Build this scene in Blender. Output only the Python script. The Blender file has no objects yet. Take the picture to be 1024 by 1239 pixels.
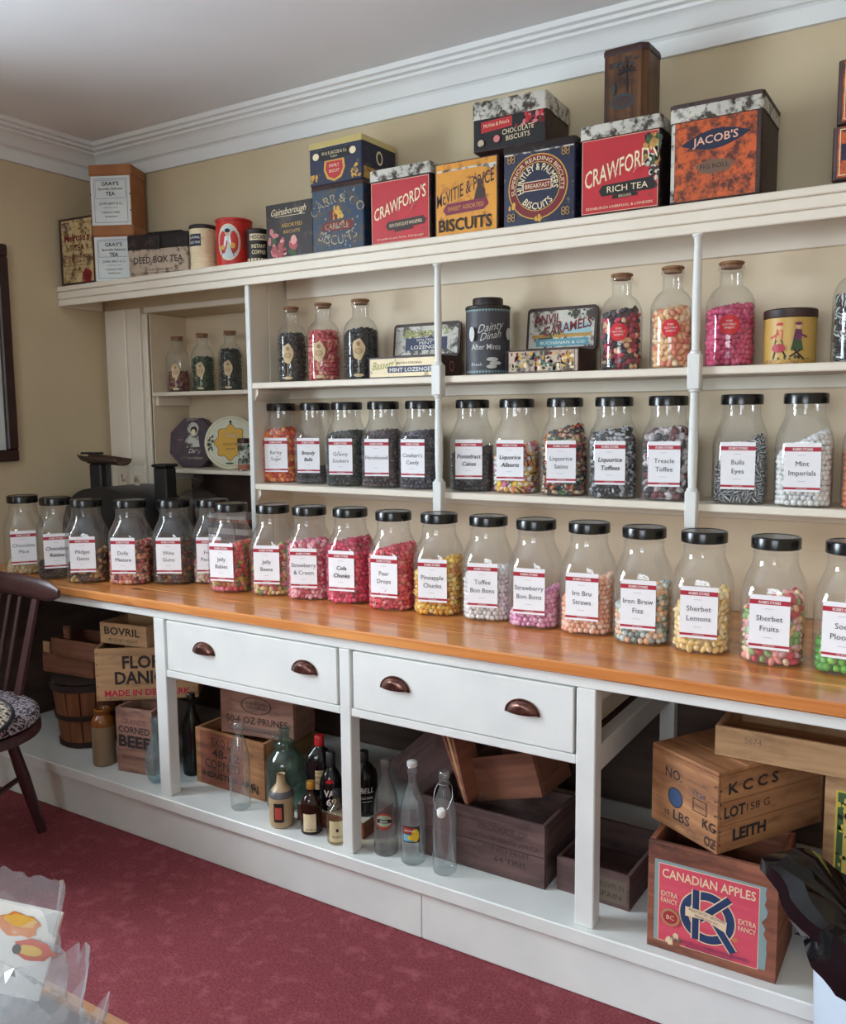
import bpy, math, random
import numpy as np
from mathutils import Matrix, Vector
random.seed(7); rng = np.random.default_rng(11)
S = bpy.context.scene; COL = S.collection; PI = math.pi; R = math.radians

# ------------------------------------------------------------ camera, world, lights, exposure
cam = bpy.data.cameras.new('camera'); camo = bpy.data.objects.new('camera', cam); COL.objects.link(camo)
cam.sensor_fit = 'HORIZONTAL'; cam.sensor_width = 36.0; cam.lens = 1061.69/1024*36.0
cam.clip_start = 0.02; cam.clip_end = 60
yaw, pitch, roll = .5559, -.1113, -.0097
fwd = Vector((-math.sin(yaw)*math.cos(pitch), math.cos(yaw)*math.cos(pitch), math.sin(pitch)))
rgt = Vector((math.cos(yaw), math.sin(yaw), 0)); up = rgt.cross(fwd)
r2 = rgt*math.cos(roll) + up*math.sin(roll); u2 = up*math.cos(roll) - rgt*math.sin(roll)
m = Matrix((r2, u2, -fwd)).transposed().to_4x4(); m.translation = (3.146, -2.5169, 1.3578)
camo.matrix_world = m; S.camera = camo

w = bpy.data.worlds.new('sky'); S.world = w; w.use_nodes = True
bg = w.node_tree.nodes['Background']; bg.inputs[0].default_value = (.62, .76, 1, 1); bg.inputs[1].default_value = 1.0
S.view_settings.view_transform = 'Standard'; S.view_settings.look = 'None'
S.view_settings.exposure = 0.0; S.view_settings.gamma = 1.0; S.view_settings.use_curve_mapping = False
S.cycles.transparent_max_bounces = 32; S.cycles.max_bounces = 8; S.cycles.diffuse_bounces = 5

def area(name, loc, rot, sx, sy, power, col):
    l = bpy.data.lights.new(name, 'AREA'); l.shape = 'RECTANGLE'; l.size = sx; l.size_y = sy; l.energy = power; l.color = col
    o = bpy.data.objects.new(name, l); COL.objects.link(o); o.location = loc; o.rotation_euler = rot; return o
# daylight entering by the tall window of the left wall and by the shop window behind the viewer
area('daylight_left_window', (-.95, -2.30, 1.98), (0, R(-70), 0), 1.6, 2.0, 420, (.82, .91, 1))
area('daylight_shop_window', (3.1, -5.30, 2.0), (R(72), 0, 0), 2.0, 1.5, 130, (.86, .93, 1))

# fill lamps added to lift the ceiling, standing in for daylight off the pavement
area('ceiling_fill_left', (-.55, -2.30, .95), (0, R(-140), 0), 1.0, 1.6, 175, (.74, .87, 1))
area('ceiling_fill_front', (3.1, -4.95, .85), (R(140), 0, 0), 1.7, .9, 22, (.80, .90, 1))

# ------------------------------------------------------------ materials
def nt(name):
    m = bpy.data.materials.new(name); m.use_nodes = True; n = m.node_tree.nodes; l = m.node_tree.links
    return m, n, l, n['Principled BSDF']
def col4(c): return (c[0], c[1], c[2], 1)
def srgb(*c): return tuple(((x/255)/12.92 if x/255 <= .04045 else ((x/255+.055)/1.055)**2.4) for x in c)
MC = {}
def plain(c, rough=.5, metal=0, name=None, coat=0, spec=None):
    k = ('p', tuple(c), rough, metal, coat)
    if k in MC: return MC[k]
    m, n, l, b = nt(name or 'plain'); b.inputs['Base Color'].default_value = col4(c); b.inputs['Roughness'].default_value = rough
    b.inputs['Metallic'].default_value = metal; b.inputs['Coat Weight'].default_value = coat
    MC[k] = m; return m
def noise_mat(name, c1, c2, scale=(5, 5, 5), detail=6, lo=.35, hi=.65, rough=.6, metal=0, bump=0, coat=0, c3=None, sc3=(3, 3, 3), lo3=.6, hi3=.62, dist=0, rough3=None):
    m, n, l, b = nt(name)
    tc = n.new('ShaderNodeTexCoord'); mp = n.new('ShaderNodeMapping'); mp.inputs['Scale'].default_value = scale
    l.new(tc.outputs['Object'], mp.inputs[0]); no = n.new('ShaderNodeTexNoise'); no.inputs['Scale'].default_value = 1; no.inputs['Detail'].default_value = detail; no.inputs['Distortion'].default_value = dist
    l.new(mp.outputs[0], no.inputs[0]); cr = n.new('ShaderNodeValToRGB'); cr.color_ramp.elements[0].position = lo; cr.color_ramp.elements[1].position = hi
    cr.color_ramp.elements[0].color = col4(c1); cr.color_ramp.elements[1].color = col4(c2); l.new(no.outputs['Fac'], cr.inputs[0]); out = cr.outputs[0]
    if c3 is not None:
        mp3 = n.new('ShaderNodeMapping'); mp3.inputs['Scale'].default_value = sc3; mp3.inputs['Location'].default_value = (3.1, 1.7, 5.3); l.new(tc.outputs['Object'], mp3.inputs[0])
        n3 = n.new('ShaderNodeTexNoise'); n3.inputs['Scale'].default_value = 1; n3.inputs['Detail'].default_value = 8; n3.inputs['Roughness'].default_value = .65; l.new(mp3.outputs[0], n3.inputs[0])
        c = n.new('ShaderNodeValToRGB'); c.color_ramp.elements[0].position = lo3; c.color_ramp.elements[1].position = hi3; l.new(n3.outputs['Fac'], c.inputs[0])
        mx = n.new('ShaderNodeMix'); mx.data_type = 'RGBA'; l.new(c.outputs[0], mx.inputs[0]); l.new(out, mx.inputs[6]); mx.inputs[7].default_value = col4(c3); out = mx.outputs[2]
    l.new(out, b.inputs['Base Color']); b.inputs['Roughness'].default_value = rough; b.inputs['Metallic'].default_value = metal; b.inputs['Coat Weight'].default_value = coat
    if bump:
        bp = n.new('ShaderNodeBump'); bp.inputs['Strength'].default_value = bump; bp.inputs['Distance'].default_value = .003; l.new(no.outputs['Fac'], bp.inputs['Height']); l.new(bp.outputs[0], b.inputs['Normal'])
    return m
def wood(name, c1, c2, axis='x', rough=.75, dirt=None, lo=.3, hi=.7):
    s = {'x': (3, 45, 45), 'y': (45, 3, 45), 'z': (45, 45, 3)}[axis]
    d = {'x': (5, 14, 14), 'y': (14, 5, 14), 'z': (14, 14, 5)}[axis]
    return noise_mat(name, c1, c2, s, 5, lo, hi, rough, bump=.35, dist=.6, c3=dirt, sc3=d, lo3=.5, hi3=.72)
def glass(name, tint=(.97, .98, .98), haze=.03, hazecol=(.9, .9, .9), ior=1.5, rough=.02, edge=.55):
    m, n, l, b = nt(name); n.remove(b); out = n['Material Output']
    t = n.new('ShaderNodeBsdfTransparent'); lw = n.new('ShaderNodeLayerWeight'); lw.inputs[0].default_value = .5
    pw = n.new('ShaderNodeMath'); pw.operation = 'POWER'; pw.inputs[1].default_value = 3.2; l.new(lw.outputs['Facing'], pw.inputs[0])   # longer path through the wall towards the rim
    tm = n.new('ShaderNodeMix'); tm.data_type = 'RGBA'; l.new(pw.outputs[0], tm.inputs[0]); tm.inputs[6].default_value = col4(tint); tm.inputs[7].default_value = col4(tuple(q*edge for q in tint)); l.new(tm.outputs[2], t.inputs[0])
    g = n.new('ShaderNodeBsdfGlossy'); g.inputs['Roughness'].default_value = rough; g.inputs[0].default_value = (1, 1, 1, 1)
    d = n.new('ShaderNodeBsdfDiffuse'); d.inputs[0].default_value = col4(hazecol)
    f = n.new('ShaderNodeFresnel'); ge = n.new('ShaderNodeNewGeometry'); mr = n.new('ShaderNodeMapRange')
    mr.inputs[3].default_value = ior; mr.inputs[4].default_value = 1/ior; l.new(ge.outputs['Backfacing'], mr.inputs[0]); l.new(mr.outputs[0], f.inputs[0])   # a thin wall: same reflectance from both sides
    a = n.new('ShaderNodeMixShader'); a.inputs[0].default_value = haze; l.new(t.outputs[0], a.inputs[1]); l.new(d.outputs[0], a.inputs[2])
    mx = n.new('ShaderNodeMixShader'); l.new(f.outputs[0], mx.inputs[0]); l.new(a.outputs[0], mx.inputs[1]); l.new(g.outputs[0], mx.inputs[2]); l.new(mx.outputs[0], out.inputs[0])
    return m

M = {}
M['white_paint'] = noise_mat('white_paint', srgb(214, 217, 214), srgb(226, 228, 224), (6, 6, 6), 6, .3, .7, .42, bump=.05)
M['cream_paint'] = noise_mat('cream_paint', srgb(222, 213, 196), srgb(230, 222, 206), (5, 5, 5), 6, .3, .7, .5, bump=.05)
M['back_paint'] = noise_mat('back_panel_paint', srgb(214, 197, 168), srgb(224, 208, 181), (5, 5, 9), 5, .3, .7, .6, bump=.04)
M['wall'] = noise_mat('wall_paint', srgb(194, 178, 146), srgb(204, 188, 156), (3, 3, 3), 8, .3, .7, .8, bump=.12)
M['ceiling'] = noise_mat('ceiling_paint', srgb(226, 229, 231), srgb(234, 236, 238), (2, 2, 2), 6, .3, .7, .8, bump=.05)
M['cornice'] = noise_mat('cornice_paint', srgb(220, 223, 222), srgb(228, 230, 228), (3, 3, 3), 5, .3, .7, .6)
M['carpet'] = noise_mat('maroon_carpet', srgb(106, 40, 48), srgb(138, 60, 67), (160, 160, 160), 4, .35, .65, 1, bump=.6, c3=srgb(156, 84, 90), sc3=(22, 22, 22), lo3=.52, hi3=.80)
M['glass'] = glass('clear_glass'); M['bottle_glass'] = glass('thick_clear_glass', (.90, .93, .93), .07, (.75, .8, .82), 1.75, .04, .22)
M['jar_plastic'] = glass('jar_plastic', (.975, .98, .98), .05, (.85, .86, .86), 1.62, .07, .72)
M['smoke_glass'] = glass('dark_bottle_glass', (.22, .23, .24), .02, (.2, .2, .2))
M['green_glass'] = glass('green_glass', (.62, .80, .76), .05, (.4, .62, .56), 1.6, .03, .3)
M['blue_glass'] = glass('pale_blue_glass', (.72, .86, .90), .12, (.6, .75, .8), 1.7, .05, .3)
M['black_plastic'] = plain(srgb(16, 16, 18), .22, name='black_plastic')
M['black_iron'] = noise_mat('black_enamel', srgb(18, 18, 20), srgb(30, 29, 31), (20, 20, 20), 4, .3, .7, .5)
M['paper'] = plain(srgb(236, 236, 240), .6, name='white_paper')
M['ink'] = plain(srgb(70, 70, 76), .6, name='grey_ink')
M['red'] = plain(srgb(170, 22, 50), .5, name='crimson_ink')
M['white'] = plain(srgb(238, 236, 230), .6, name='white_ink')
M['dark'] = plain(srgb(20, 18, 18), .6, name='dark_ink')
M['copper'] = noise_mat('antique_copper', srgb(88, 58, 52), srgb(140, 104, 94), (60, 60, 60), 5, .3, .7, .32, .9)
M['cork'] = noise_mat('cork', srgb(120, 84, 60), srgb(160, 120, 86), (150, 150, 150), 3, .3, .7, .9)
M['steel'] = plain(srgb(150, 150, 150), .3, 1, name='steel_wire')

def counter_wood():
    m, n, l, b = nt('varnished_pine')
    tc = n.new('ShaderNodeTexCoord'); mp = n.new('ShaderNodeMapping'); mp.inputs['Scale'].default_value = (1.1, 16, 16); l.new(tc.outputs['Object'], mp.inputs[0])
    no = n.new('ShaderNodeTexNoise'); no.inputs['Scale'].default_value = 1.3; no.inputs['Detail'].default_value = 7; no.inputs['Distortion'].default_value = 1.2; l.new(mp.outputs[0], no.inputs[0])
    cr = n.new('ShaderNodeValToRGB'); e = cr.color_ramp.elements; e[0].position = .3; e[1].position = .72; e[0].color = col4(srgb(186, 108, 50)); e[1].color = col4(srgb(232, 164, 96)); l.new(no.outputs['Fac'], cr.inputs[0])
    mp2 = n.new('ShaderNodeMapping'); mp2.inputs['Scale'].default_value = (3.2, 8.5, 8.5); l.new(tc.outputs['Object'], mp2.inputs[0])
    v = n.new('ShaderNodeTexVoronoi'); v.inputs['Scale'].default_value = 1.0; l.new(mp2.outputs[0], v.inputs[0])
    c2 = n.new('ShaderNodeValToRGB'); c2.color_ramp.elements[0].position = .085; c2.color_ramp.elements[1].position = .16; c2.color_ramp.elements[0].color = (1, 1, 1, 1); c2.color_ramp.elements[1].color = (0, 0, 0, 1); l.new(v.outputs['Distance'], c2.inputs[0])
    mx = n.new('ShaderNodeMix'); mx.data_type = 'RGBA'; l.new(c2.outputs[0], mx.inputs[0]); l.new(cr.outputs[0], mx.inputs[6]); mx.inputs[7].default_value = col4(srgb(84, 38, 18))
    l.new(mx.outputs[2], b.inputs['Base Color']); b.inputs['Roughness'].default_value = .30; b.inputs['Coat Weight'].default_value = .6; b.inputs['Coat Roughness'].default_value = .16
    return m
M['pine'] = counter_wood()

# ------------------------------------------------------------ mesh helpers
class MB:
    def __init__(s): s.v = []; s.f = []; s.m = []; s.X = Matrix.Identity(4)
    def add(s, vs, fs, mi=0):
        b = len(s.v); X = s.X
        s.v += [tuple(X @ Vector(v)) for v in vs]; s.f += [tuple(i+b for i in f) for f in fs]
        s.m += [mi]*len(fs) if isinstance(mi, int) else mi
        return s
    def box(s, x0, y0, z0, x1, y1, z1, mi=0, b=0):
        if b <= 0:
            return s.add([(x, y, z) for x in (x0, x1) for y in (y0, y1) for z in (z0, z1)], [(0, 1, 3, 2), (4, 6, 7, 5), (0, 4, 5, 1), (2, 3, 7, 6), (0, 2, 6, 4), (1, 5, 7, 3)], mi)
        b = min(b, (x1-x0)*.45, (y1-y0)*.45, (z1-z0)*.45); vs = []; idx = {}
        for i, x in enumerate((x0, x1)):
            for j, y in enumerate((y0, y1)):
                for k, z in enumerate((z0, z1)):
                    sx, sy, sz = (b if i == 0 else -b), (b if j == 0 else -b), (b if k == 0 else -b)
                    for a, p in enumerate(((x, y+sy, z+sz), (x+sx, y, z+sz), (x+sx, y+sy, z))): idx[(i, j, k, a)] = len(vs); vs.append(p)
        F = []
        for i in (0, 1): F.append([idx[(i, j, k, 0)] for j, k in ((0, 0), (1, 0), (1, 1), (0, 1))])
        for j in (0, 1): F.append([idx[(i, j, k, 1)] for i, k in ((0, 0), (1, 0), (1, 1), (0, 1))])
        for k in (0, 1): F.append([idx[(i, j, k, 2)] for i, j in ((0, 0), (1, 0), (1, 1), (0, 1))])
        for j in (0, 1):
            for k in (0, 1): F.append([idx[(0, j, k, 1)], idx[(1, j, k, 1)], idx[(1, j, k, 2)], idx[(0, j, k, 2)]])
        for i in (0, 1):
            for k in (0, 1): F.append([idx[(i, 0, k, 0)], idx[(i, 1, k, 0)], idx[(i, 1, k, 2)], idx[(i, 0, k, 2)]])
        for i in (0, 1):
            for j in (0, 1): F.append([idx[(i, j, 0, 0)], idx[(i, j, 1, 0)], idx[(i, j, 1, 1)], idx[(i, j, 0, 1)]])
        for i in (0, 1):
            for j in (0, 1):
                for k in (0, 1): F.append([idx[(i, j, k, a)] for a in range(3)])
        c = Vector(((x0+x1)/2, (y0+y1)/2, (z0+z1)/2)); G = []
        for f in F:
            p = [Vector(vs[q]) for q in f]; nn = (p[1]-p[0]).cross(p[2]-p[0]); cc = sum(p, Vector())/len(p)
            G.append(tuple(f) if nn.dot(cc-c) > 0 else tuple(reversed(f)))
        return s.add(vs, G, mi)
    def loft(s, rings, closed=True, cap0=True, cap1=True, mi=0):
        n = len(rings[0]); vs = [p for r in rings for p in r]; fs = []
        for i in range(len(rings)-1):
            for j in range(n if closed else n-1):
                k = (j+1) % n; fs.append((i*n+j, i*n+k, (i+1)*n+k, (i+1)*n+j))
        if cap0: fs.append(tuple(reversed(range(n))))
        if cap1: fs.append(tuple((len(rings)-1)*n+j for j in range(n)))
        return s.add(vs, fs, mi)
    def lathe(s, prof, seg=32, cx=0, cy=0, sy=1, cap0=True, cap1=True, mi=0):
        return s.loft([[(cx+r*math.cos(2*PI*j/seg), cy+sy*r*math.sin(2*PI*j/seg), z) for j in range(seg)] for r, z in prof], True, cap0, cap1, mi)
    def tube(s, path, r, seg=8, closed=False, mi=0):
        P = [Vector(p) for p in path]; n = len(P); rings = []; rr = r if hasattr(r, '__len__') else [r]*n; prev = None
        for i in range(n):
            a = P[(i-1) % n] if (closed or i > 0) else P[i]; b = P[(i+1) % n] if (closed or i < n-1) else P[i]
            t = (b-a).normalized(); h = prev if prev is not None else (Vector((0, 0, 1)) if abs(t.z) < .9 else Vector((1, 0, 0)))
            x = (h - t*h.dot(t)).normalized(); y = t.cross(x); prev = x
            rings.append([tuple(P[i]+x*rr[i]*math.cos(2*PI*j/seg)+y*rr[i]*math.sin(2*PI*j/seg)) for j in range(seg)])
        if closed: rings.append(rings[0])
        return s.loft(rings, True, not closed, not closed, mi)
    def prism(s, poly, y0, y1, mi=0):   # poly in x,z, extruded along y
        n = len(poly); vs = [(x, y0, z) for x, z in poly]+[(x, y1, z) for x, z in poly]
        return s.add(vs, [tuple(range(n)), tuple(reversed(range(n, 2*n)))]+[(i, i+n, (i+1) % n+n, (i+1) % n) for i in range(n)], mi)
    def mesh(s, name, mats, smooth=False, fix=True):
        me = bpy.data.meshes.new(name); me.from_pydata(s.v, [], s.f)
        for mt in (mats if isinstance(mats, (list, tuple)) else [mats]): me.materials.append(mt)
        me.polygons.foreach_set('material_index', s.m)
        if smooth:
            me.polygons.foreach_set('use_smooth', [True]*len(s.f))
            me.update(); me.set_sharp_from_angle(angle=R(smooth if smooth is not True else 40))
        me.validate(); me.update(); return me
    def obj(s, name, mats, parent=None, smooth=False, loc=None, rot=None):
        return link(name, s.mesh(name, mats, smooth), parent, loc, rot)
def link(name, me, parent=None, loc=None, rot=None):
    o = bpy.data.objects.new(name, me); COL.objects.link(o); o.parent = parent
    if loc: o.location = loc
    if rot: o.rotation_euler = rot
    return o
def thing(name, label, cat, loc, rz=0, group=None, rot=None):
    o = bpy.data.objects.new(name, None); COL.objects.link(o); o.location = loc; o.rotation_euler = rot or (0, 0, rz); o.empty_display_size = .05
    o['label'] = label; o['category'] = cat
    if group: o['group'] = group
    return o
def tag(o, label, cat, group=None, kind=None):
    o['label'] = label; o['category'] = cat
    if group: o['group'] = group
    if kind: o['kind'] = kind
    return o
def struct(o): o['kind'] = 'structure'; return o
def rrect(hx, hy, r, z, seg=5, cx=0, cy=0):
    out = []
    for q, (sx, sy) in enumerate(((1, 1), (-1, 1), (-1, -1), (1, -1))):
        for k in range(seg+1):
            a = PI/2*q + PI/2*k/seg
            out.append((cx+sx*(hx-r)+r*math.cos(a), cy+sy*(hy-r)+r*math.sin(a), z))
    return out
def icos(sub=1):
    import bmesh
    b = bmesh.new(); bmesh.ops.create_icosphere(b, subdivisions=sub, radius=1); v = np.array([x.co[:] for x in b.verts]); f = [[q.index for q in p.verts] for p in b.faces]; b.free(); return v, f

# flat print: 2D shapes laid on a face, a quarter of a millimetre apart
GC = {}
def glyphs(t, bold=0):
    if (t, bold) in GC: return GC[(t, bold)]
    cu = bpy.data.curves.new('t', 'FONT'); cu.body = t; cu.resolution_u = 2; cu.fill_mode = 'FRONT'; cu.offset = bold
    ob = bpy.data.objects.new('t', cu); me = ob.to_mesh()
    v = [(q.co.x, q.co.y) for q in me.vertices]; f = [tuple(p.vertices) for p in me.polygons]
    w_ = (min(a for a, _ in v), max(a for a, _ in v)) if v else (0, 1); ob.to_mesh_clear(); bpy.data.objects.remove(ob); bpy.data.curves.remove(cu)
    GC[(t, bold)] = (v, f, w_); return GC[(t, bold)]
class Ink:
    def __init__(s, F): s.F = F; s.b = MB(); s.mats = []; s.n = 0
    def mi(s, mt):
        if mt not in s.mats: s.mats.append(mt)
        return s.mats.index(mt)
    def poly(s, pts, mt, layer=None, faces=None):
        s.n += 1; ly = layer if layer is not None else s.n
        s.b.add([s.F(u, v, .0002+.00018*ly) for u, v in pts], faces or [tuple(range(len(pts)))], s.mi(mt)); return s
    def rect(s, u0, v0, u1, v1, mt, div=1, layer=None):
        p = [(u0+(u1-u0)*i/div, v) for i in range(div+1) for v in (v0, v1)]
        return s.poly(p, mt, layer, [(2*i, 2*i+2, 2*i+3, 2*i+1) for i in range(div)])
    def ell(s, u, v, a, b, mt, seg=28, layer=None, wob=0):
        p = [(u, v)]+[(u+a*(1+wob*math.sin(5*t*2*PI/seg+u*99))*math.cos(t*2*PI/seg), v+b*(1+wob*math.cos(7*t*2*PI/seg))*math.sin(t*2*PI/seg)) for t in range(seg)]
        return s.poly(p, mt, layer, [(0, i+1, (i+1) % seg+1) for i in range(seg)])
    def ring(s, u, v, r0, r1, mt, seg=36, sx=1, a0=0, a1=2*PI, layer=None):
        p = []
        for t in range(seg+1):
            a = a0+(a1-a0)*t/seg; p += [(u+sx*r0*math.cos(a), v+r0*math.sin(a)), (u+sx*r1*math.cos(a), v+r1*math.sin(a))]
        return s.poly(p, mt, layer, [(2*i, 2*i+1, 2*i+3, 2*i+2) for i in range(seg)])
    def line(s, x0, y0, x1, y1, wd, mt, layer=None):
        dx, dy = x1-x0, y1-y0; L = math.hypot(dx, dy); nx, ny = -dy/L*wd/2, dx/L*wd/2
        return s.poly([(x0+nx, y0+ny), (x0-nx, y0-ny), (x1-nx, y1-ny), (x1+nx, y1+ny)], mt, layer)
    def frame(s, u0, v0, u1, v1, wd, mt):
        s.rect(u0, v0, u1, v0+wd, mt); s.rect(u0, v1-wd, u1, v1, mt); s.rect(u0, v0, u0+wd, v1, mt); return s.rect(u1-wd, v0, u1, v1, mt)
    def text(s, t, u, v, h, mt, width=None, bold=0, slant=0, rise=0, arc=None, layer=None, maxw=None, bend=0):
        g, f, (a, b) = glyphs(t, bold); k = h/.70; wd = (b-a)*k; sx = 1
        if width: sx = width/wd
        elif maxw and wd > maxw: sx = maxw/wd
        wd *= sx; out = []
        for x, y in g:
            X = ((x-a)*k*sx - wd/2) + slant*y*k; Y = y*k
            if arc:   # arc=(radius, centre angle): text centred on that angle, reading clockwise on top, anticlockwise when radius < 0
                r, c = arc
                if r > 0: an = c - X/r; out.append((u+(r+Y)*math.cos(an), v+(r+Y)*math.sin(an)))
                else: an = c + X/(-r); rr = -r - Y; out.append((u+rr*math.cos(an), v+rr*math.sin(an)))
            else: out.append((u+X, v+Y+rise*X+bend*(1-(2*X/wd)**2)))
        return s.poly(out, mt, layer, f)
    def blots(s, u0, v0, u1, v1, n, r, mts, seed=1):
        rd = random.Random(seed)
        for i in range(n): s.ell(rd.uniform(u0, u1), rd.uniform(v0, v1), r*rd.uniform(.5, 1.3), r*rd.uniform(.5, 1.3), mts[i % len(mts)], 7, wob=.2, layer=s.n % 6+2)
        return s
    def obj(s, name, parent, loc=None, rot=None):
        o = s.b.obj(name, s.mats, parent, loc=loc, rot=rot)
        if 'stencil' in name: o['kind'] = 'stuff'
        return o
def face_front(y): return lambda u, v, n: (u, y-n, v)
def face_right(x): return lambda u, v, n: (x+n, u, v)
def face_cyl(r, a0=-PI/2): return lambda u, v, n: ((r+n)*math.cos(a0+u/r), (r+n)*math.sin(a0+u/r), v)

# ------------------------------------------------------------ the room
XR, YF, ZC = 4.6, -4.6, 2.455
def wallbox(name, boxes, mt):
    b = MB()
    for q in boxes: b.box(*q)
    return struct(b.obj(name, mt))
wallbox('floor', [(-.2, YF, -.1, XR, .3, 0)], M['carpet'])
wallbox('ceiling', [(-.2, YF, ZC, XR, .3, ZC+.1)], M['ceiling'])
# back wall with the press cupboard recess (x .265-.995, z 0-1.777, .205 deep)
wallbox('wall_back', [(-.2, 0, 0, .265, .25, ZC), (.995, 0, 0, XR, .25, ZC), (.265, 0, 1.777, .995, .25, ZC), (.265, .205, 0, .995, .25, 1.777)], M['wall'])
wy0, wy1, wz0, wz1 = -3.10, -1.5, 1.02, 2.20
wallbox('wall_left', [(-.25, YF, 0, 0, wy0, ZC), (-.25, wy1, 0, 0, 0, ZC), (-.25, wy0, 0, 0, wy1, wz0), (-.25, wy0, wz1, 0, wy1, ZC)], M['wall'])
sx0, sx1, sz0, sz1 = 2.2, 4.0, .90, 2.20
wallbox('wall_front', [(-.2, YF-.2, 0, sx0, YF, ZC), (sx1, YF-.2, 0, XR, YF, ZC), (sx0, YF-.2, 0, sx1, YF, sz0), (sx0, YF-.2, sz1, sx1, YF, ZC)], M['wall'])
wallbox('wall_right', [(XR, YF, 0, XR+.1, .3, ZC)], M['wall'])
b = MB()
for y in (wy0, (wy0+wy1)/2-.02, wy1-.05): b.box(-.16, y, wz0, -.11, y+.05, wz1, b=.004)
for z in (wz0, (wz0+wz1)/2, wz1-.05): b.box(-.158, wy0, z, -.112, wy1, z+.05, b=.004)
win = struct(b.obj('window_1', M['white_paint'])); MB().box(-.137, wy0+.02, wz0+.02, -.133, wy1-.02, wz1-.02).obj('pane', M['glass'], win)
b = MB()
for x in (sx0, (sx0+sx1)/2-.02, sx1-.05): b.box(x, YF-.12, sz0, x+.05, YF-.07, sz1, b=.004)
for z in (sz0, (sz0+sz1)/2, sz1-.05): b.box(sx0, YF-.118, z, sx1, YF-.072, z+.05, b=.004)
win = struct(b.obj('window_2', M['white_paint'])); MB().box(sx0+.02, YF-.097, sz0+.02, sx1-.02, YF-.093, sz1-.02).obj('pane', M['glass'], win)
# cornice
prof = [(0, 2.323), (.014, 2.323), (.016, 2.366), (.022, 2.372), (.030, 2.374), (.036, 2.383), (.043, 2.400), (.056, 2.412), (.066, 2.416), (.068, 2.424), (.082, 2.427), (.084, 2.437), (.096, 2.440), (.10, 2.455), (0, 2.455)]
struct(MB().loft([[(d, -d, z) for d, z in prof], [(XR, -d, z) for d, z in prof]], mi=0).obj('trim_1', M['cornice'], smooth=25))
struct(MB().loft([[(d, YF, z) for d, z in prof], [(d, -d, z) for d, z in prof]]).obj('trim_2', M['cornice'], smooth=25))
struct(MB().box(0, YF, 0, .018, -.70, .15, b=.004).obj('baseboard_left', M['white_paint']))
# architrave round the cupboard recess
a = MB(); a.box(.022, -.020, .8, .235, 0, 1.80, b=.003); a.box(.10, -.030, .8, .158, -.019, 1.80, b=.006); a.box(.158, -.012, .8, .20, .01, 1.777, b=.004); a.box(.236, -.012, .8, .265, .012, 1.777, b=.005)
struct(a.obj('trim_3', M['cream_paint']))
struct(MB().box(.2655, -.020, 1.777, .994, 0, 1.80, b=.002).obj('trim_4', M['cream_paint']))
struct(MB().box(.266, .004, .8, .272, .204, 1.776).obj('trim_5', M['back_paint']))
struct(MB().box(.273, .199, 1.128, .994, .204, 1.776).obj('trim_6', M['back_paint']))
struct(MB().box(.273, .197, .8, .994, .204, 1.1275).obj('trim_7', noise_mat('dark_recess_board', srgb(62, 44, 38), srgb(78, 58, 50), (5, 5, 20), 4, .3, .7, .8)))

# ------------------------------------------------------------ shelving on the wall
SH = thing('wall_shelving', 'cream painted wall shelving with turned spindles above the counter', 'shelving', (0, 0, 0))
ZT0, ZT1, ZS1, ZS2, YS = 1.802, 1.878, 1.4711, 1.1187, -.2066
b = MB(); b.box(.002, -.218, ZT1-.022, 3.6, -.001, ZT1, b=.002); b.obj('top_shelf', M['cream_paint'], SH)
b = MB(); b.box(.002, -.230, ZT1-.020, 3.6, -.2185, ZT1, b=.003); b.box(.002, -.227, ZT1-.050, 3.6, -.2185, ZT1-.021, b=.003); b.box(.002, -.224, ZT0, 3.6, -.2185, ZT1-.051, b=.003); b.obj('fascia_board', M['cream_paint'], SH)
MB().box(.004, -.214, ZT0-.002, .02, -.025, ZT1-.023, b=.002).obj('bracket_batten', M['cream_paint'], SH)
MB().box(1.02, -.02, ZT0-.03, 3.6, -.006, ZT1-.024, b=.002).obj('batten', M['cream_paint'], SH)
b = MB(); b.box(.996, YS, .801, 1.012, -.110, ZT1-.023, b=.0025); b.box(.996, -.108, .801, 1.012, -.001, ZT1-.023, b=.0025); b.obj('end_panel', M['cream_paint'], SH)
MB().box(.994, YS-.002, .801, 1.014, YS+.012, ZT1-.024, b=.002).obj('end_panel_edge', M['white_paint'], SH)
for x0, x1 in ((1.0125, 3.6),):
    for z, t in ((ZS1, .021), (ZS2, .021)):
        MB().box(x0, YS, z-t, x1, -.006, z, b=.003).obj('shelf_board', M['cream_paint'], SH)
        MB().box(x0, -.022, z-.056, x1, -.0055, z-t-.0005, b=.002).obj('ledger', M['cream_paint'], SH)
        MB().prism([(x0, z-t-.001), (x0+.018, z-t-.001), (x0+.018, z-t-.018), (x0, z-t-.045)], YS+.012, -.024).obj('side_bracket', M['cream_paint'], SH)
MB().box(1.0125, -.005, .801, 3.6, -.0005, ZT1-.024).obj('back_panel', M['back_paint'], SH)
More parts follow.
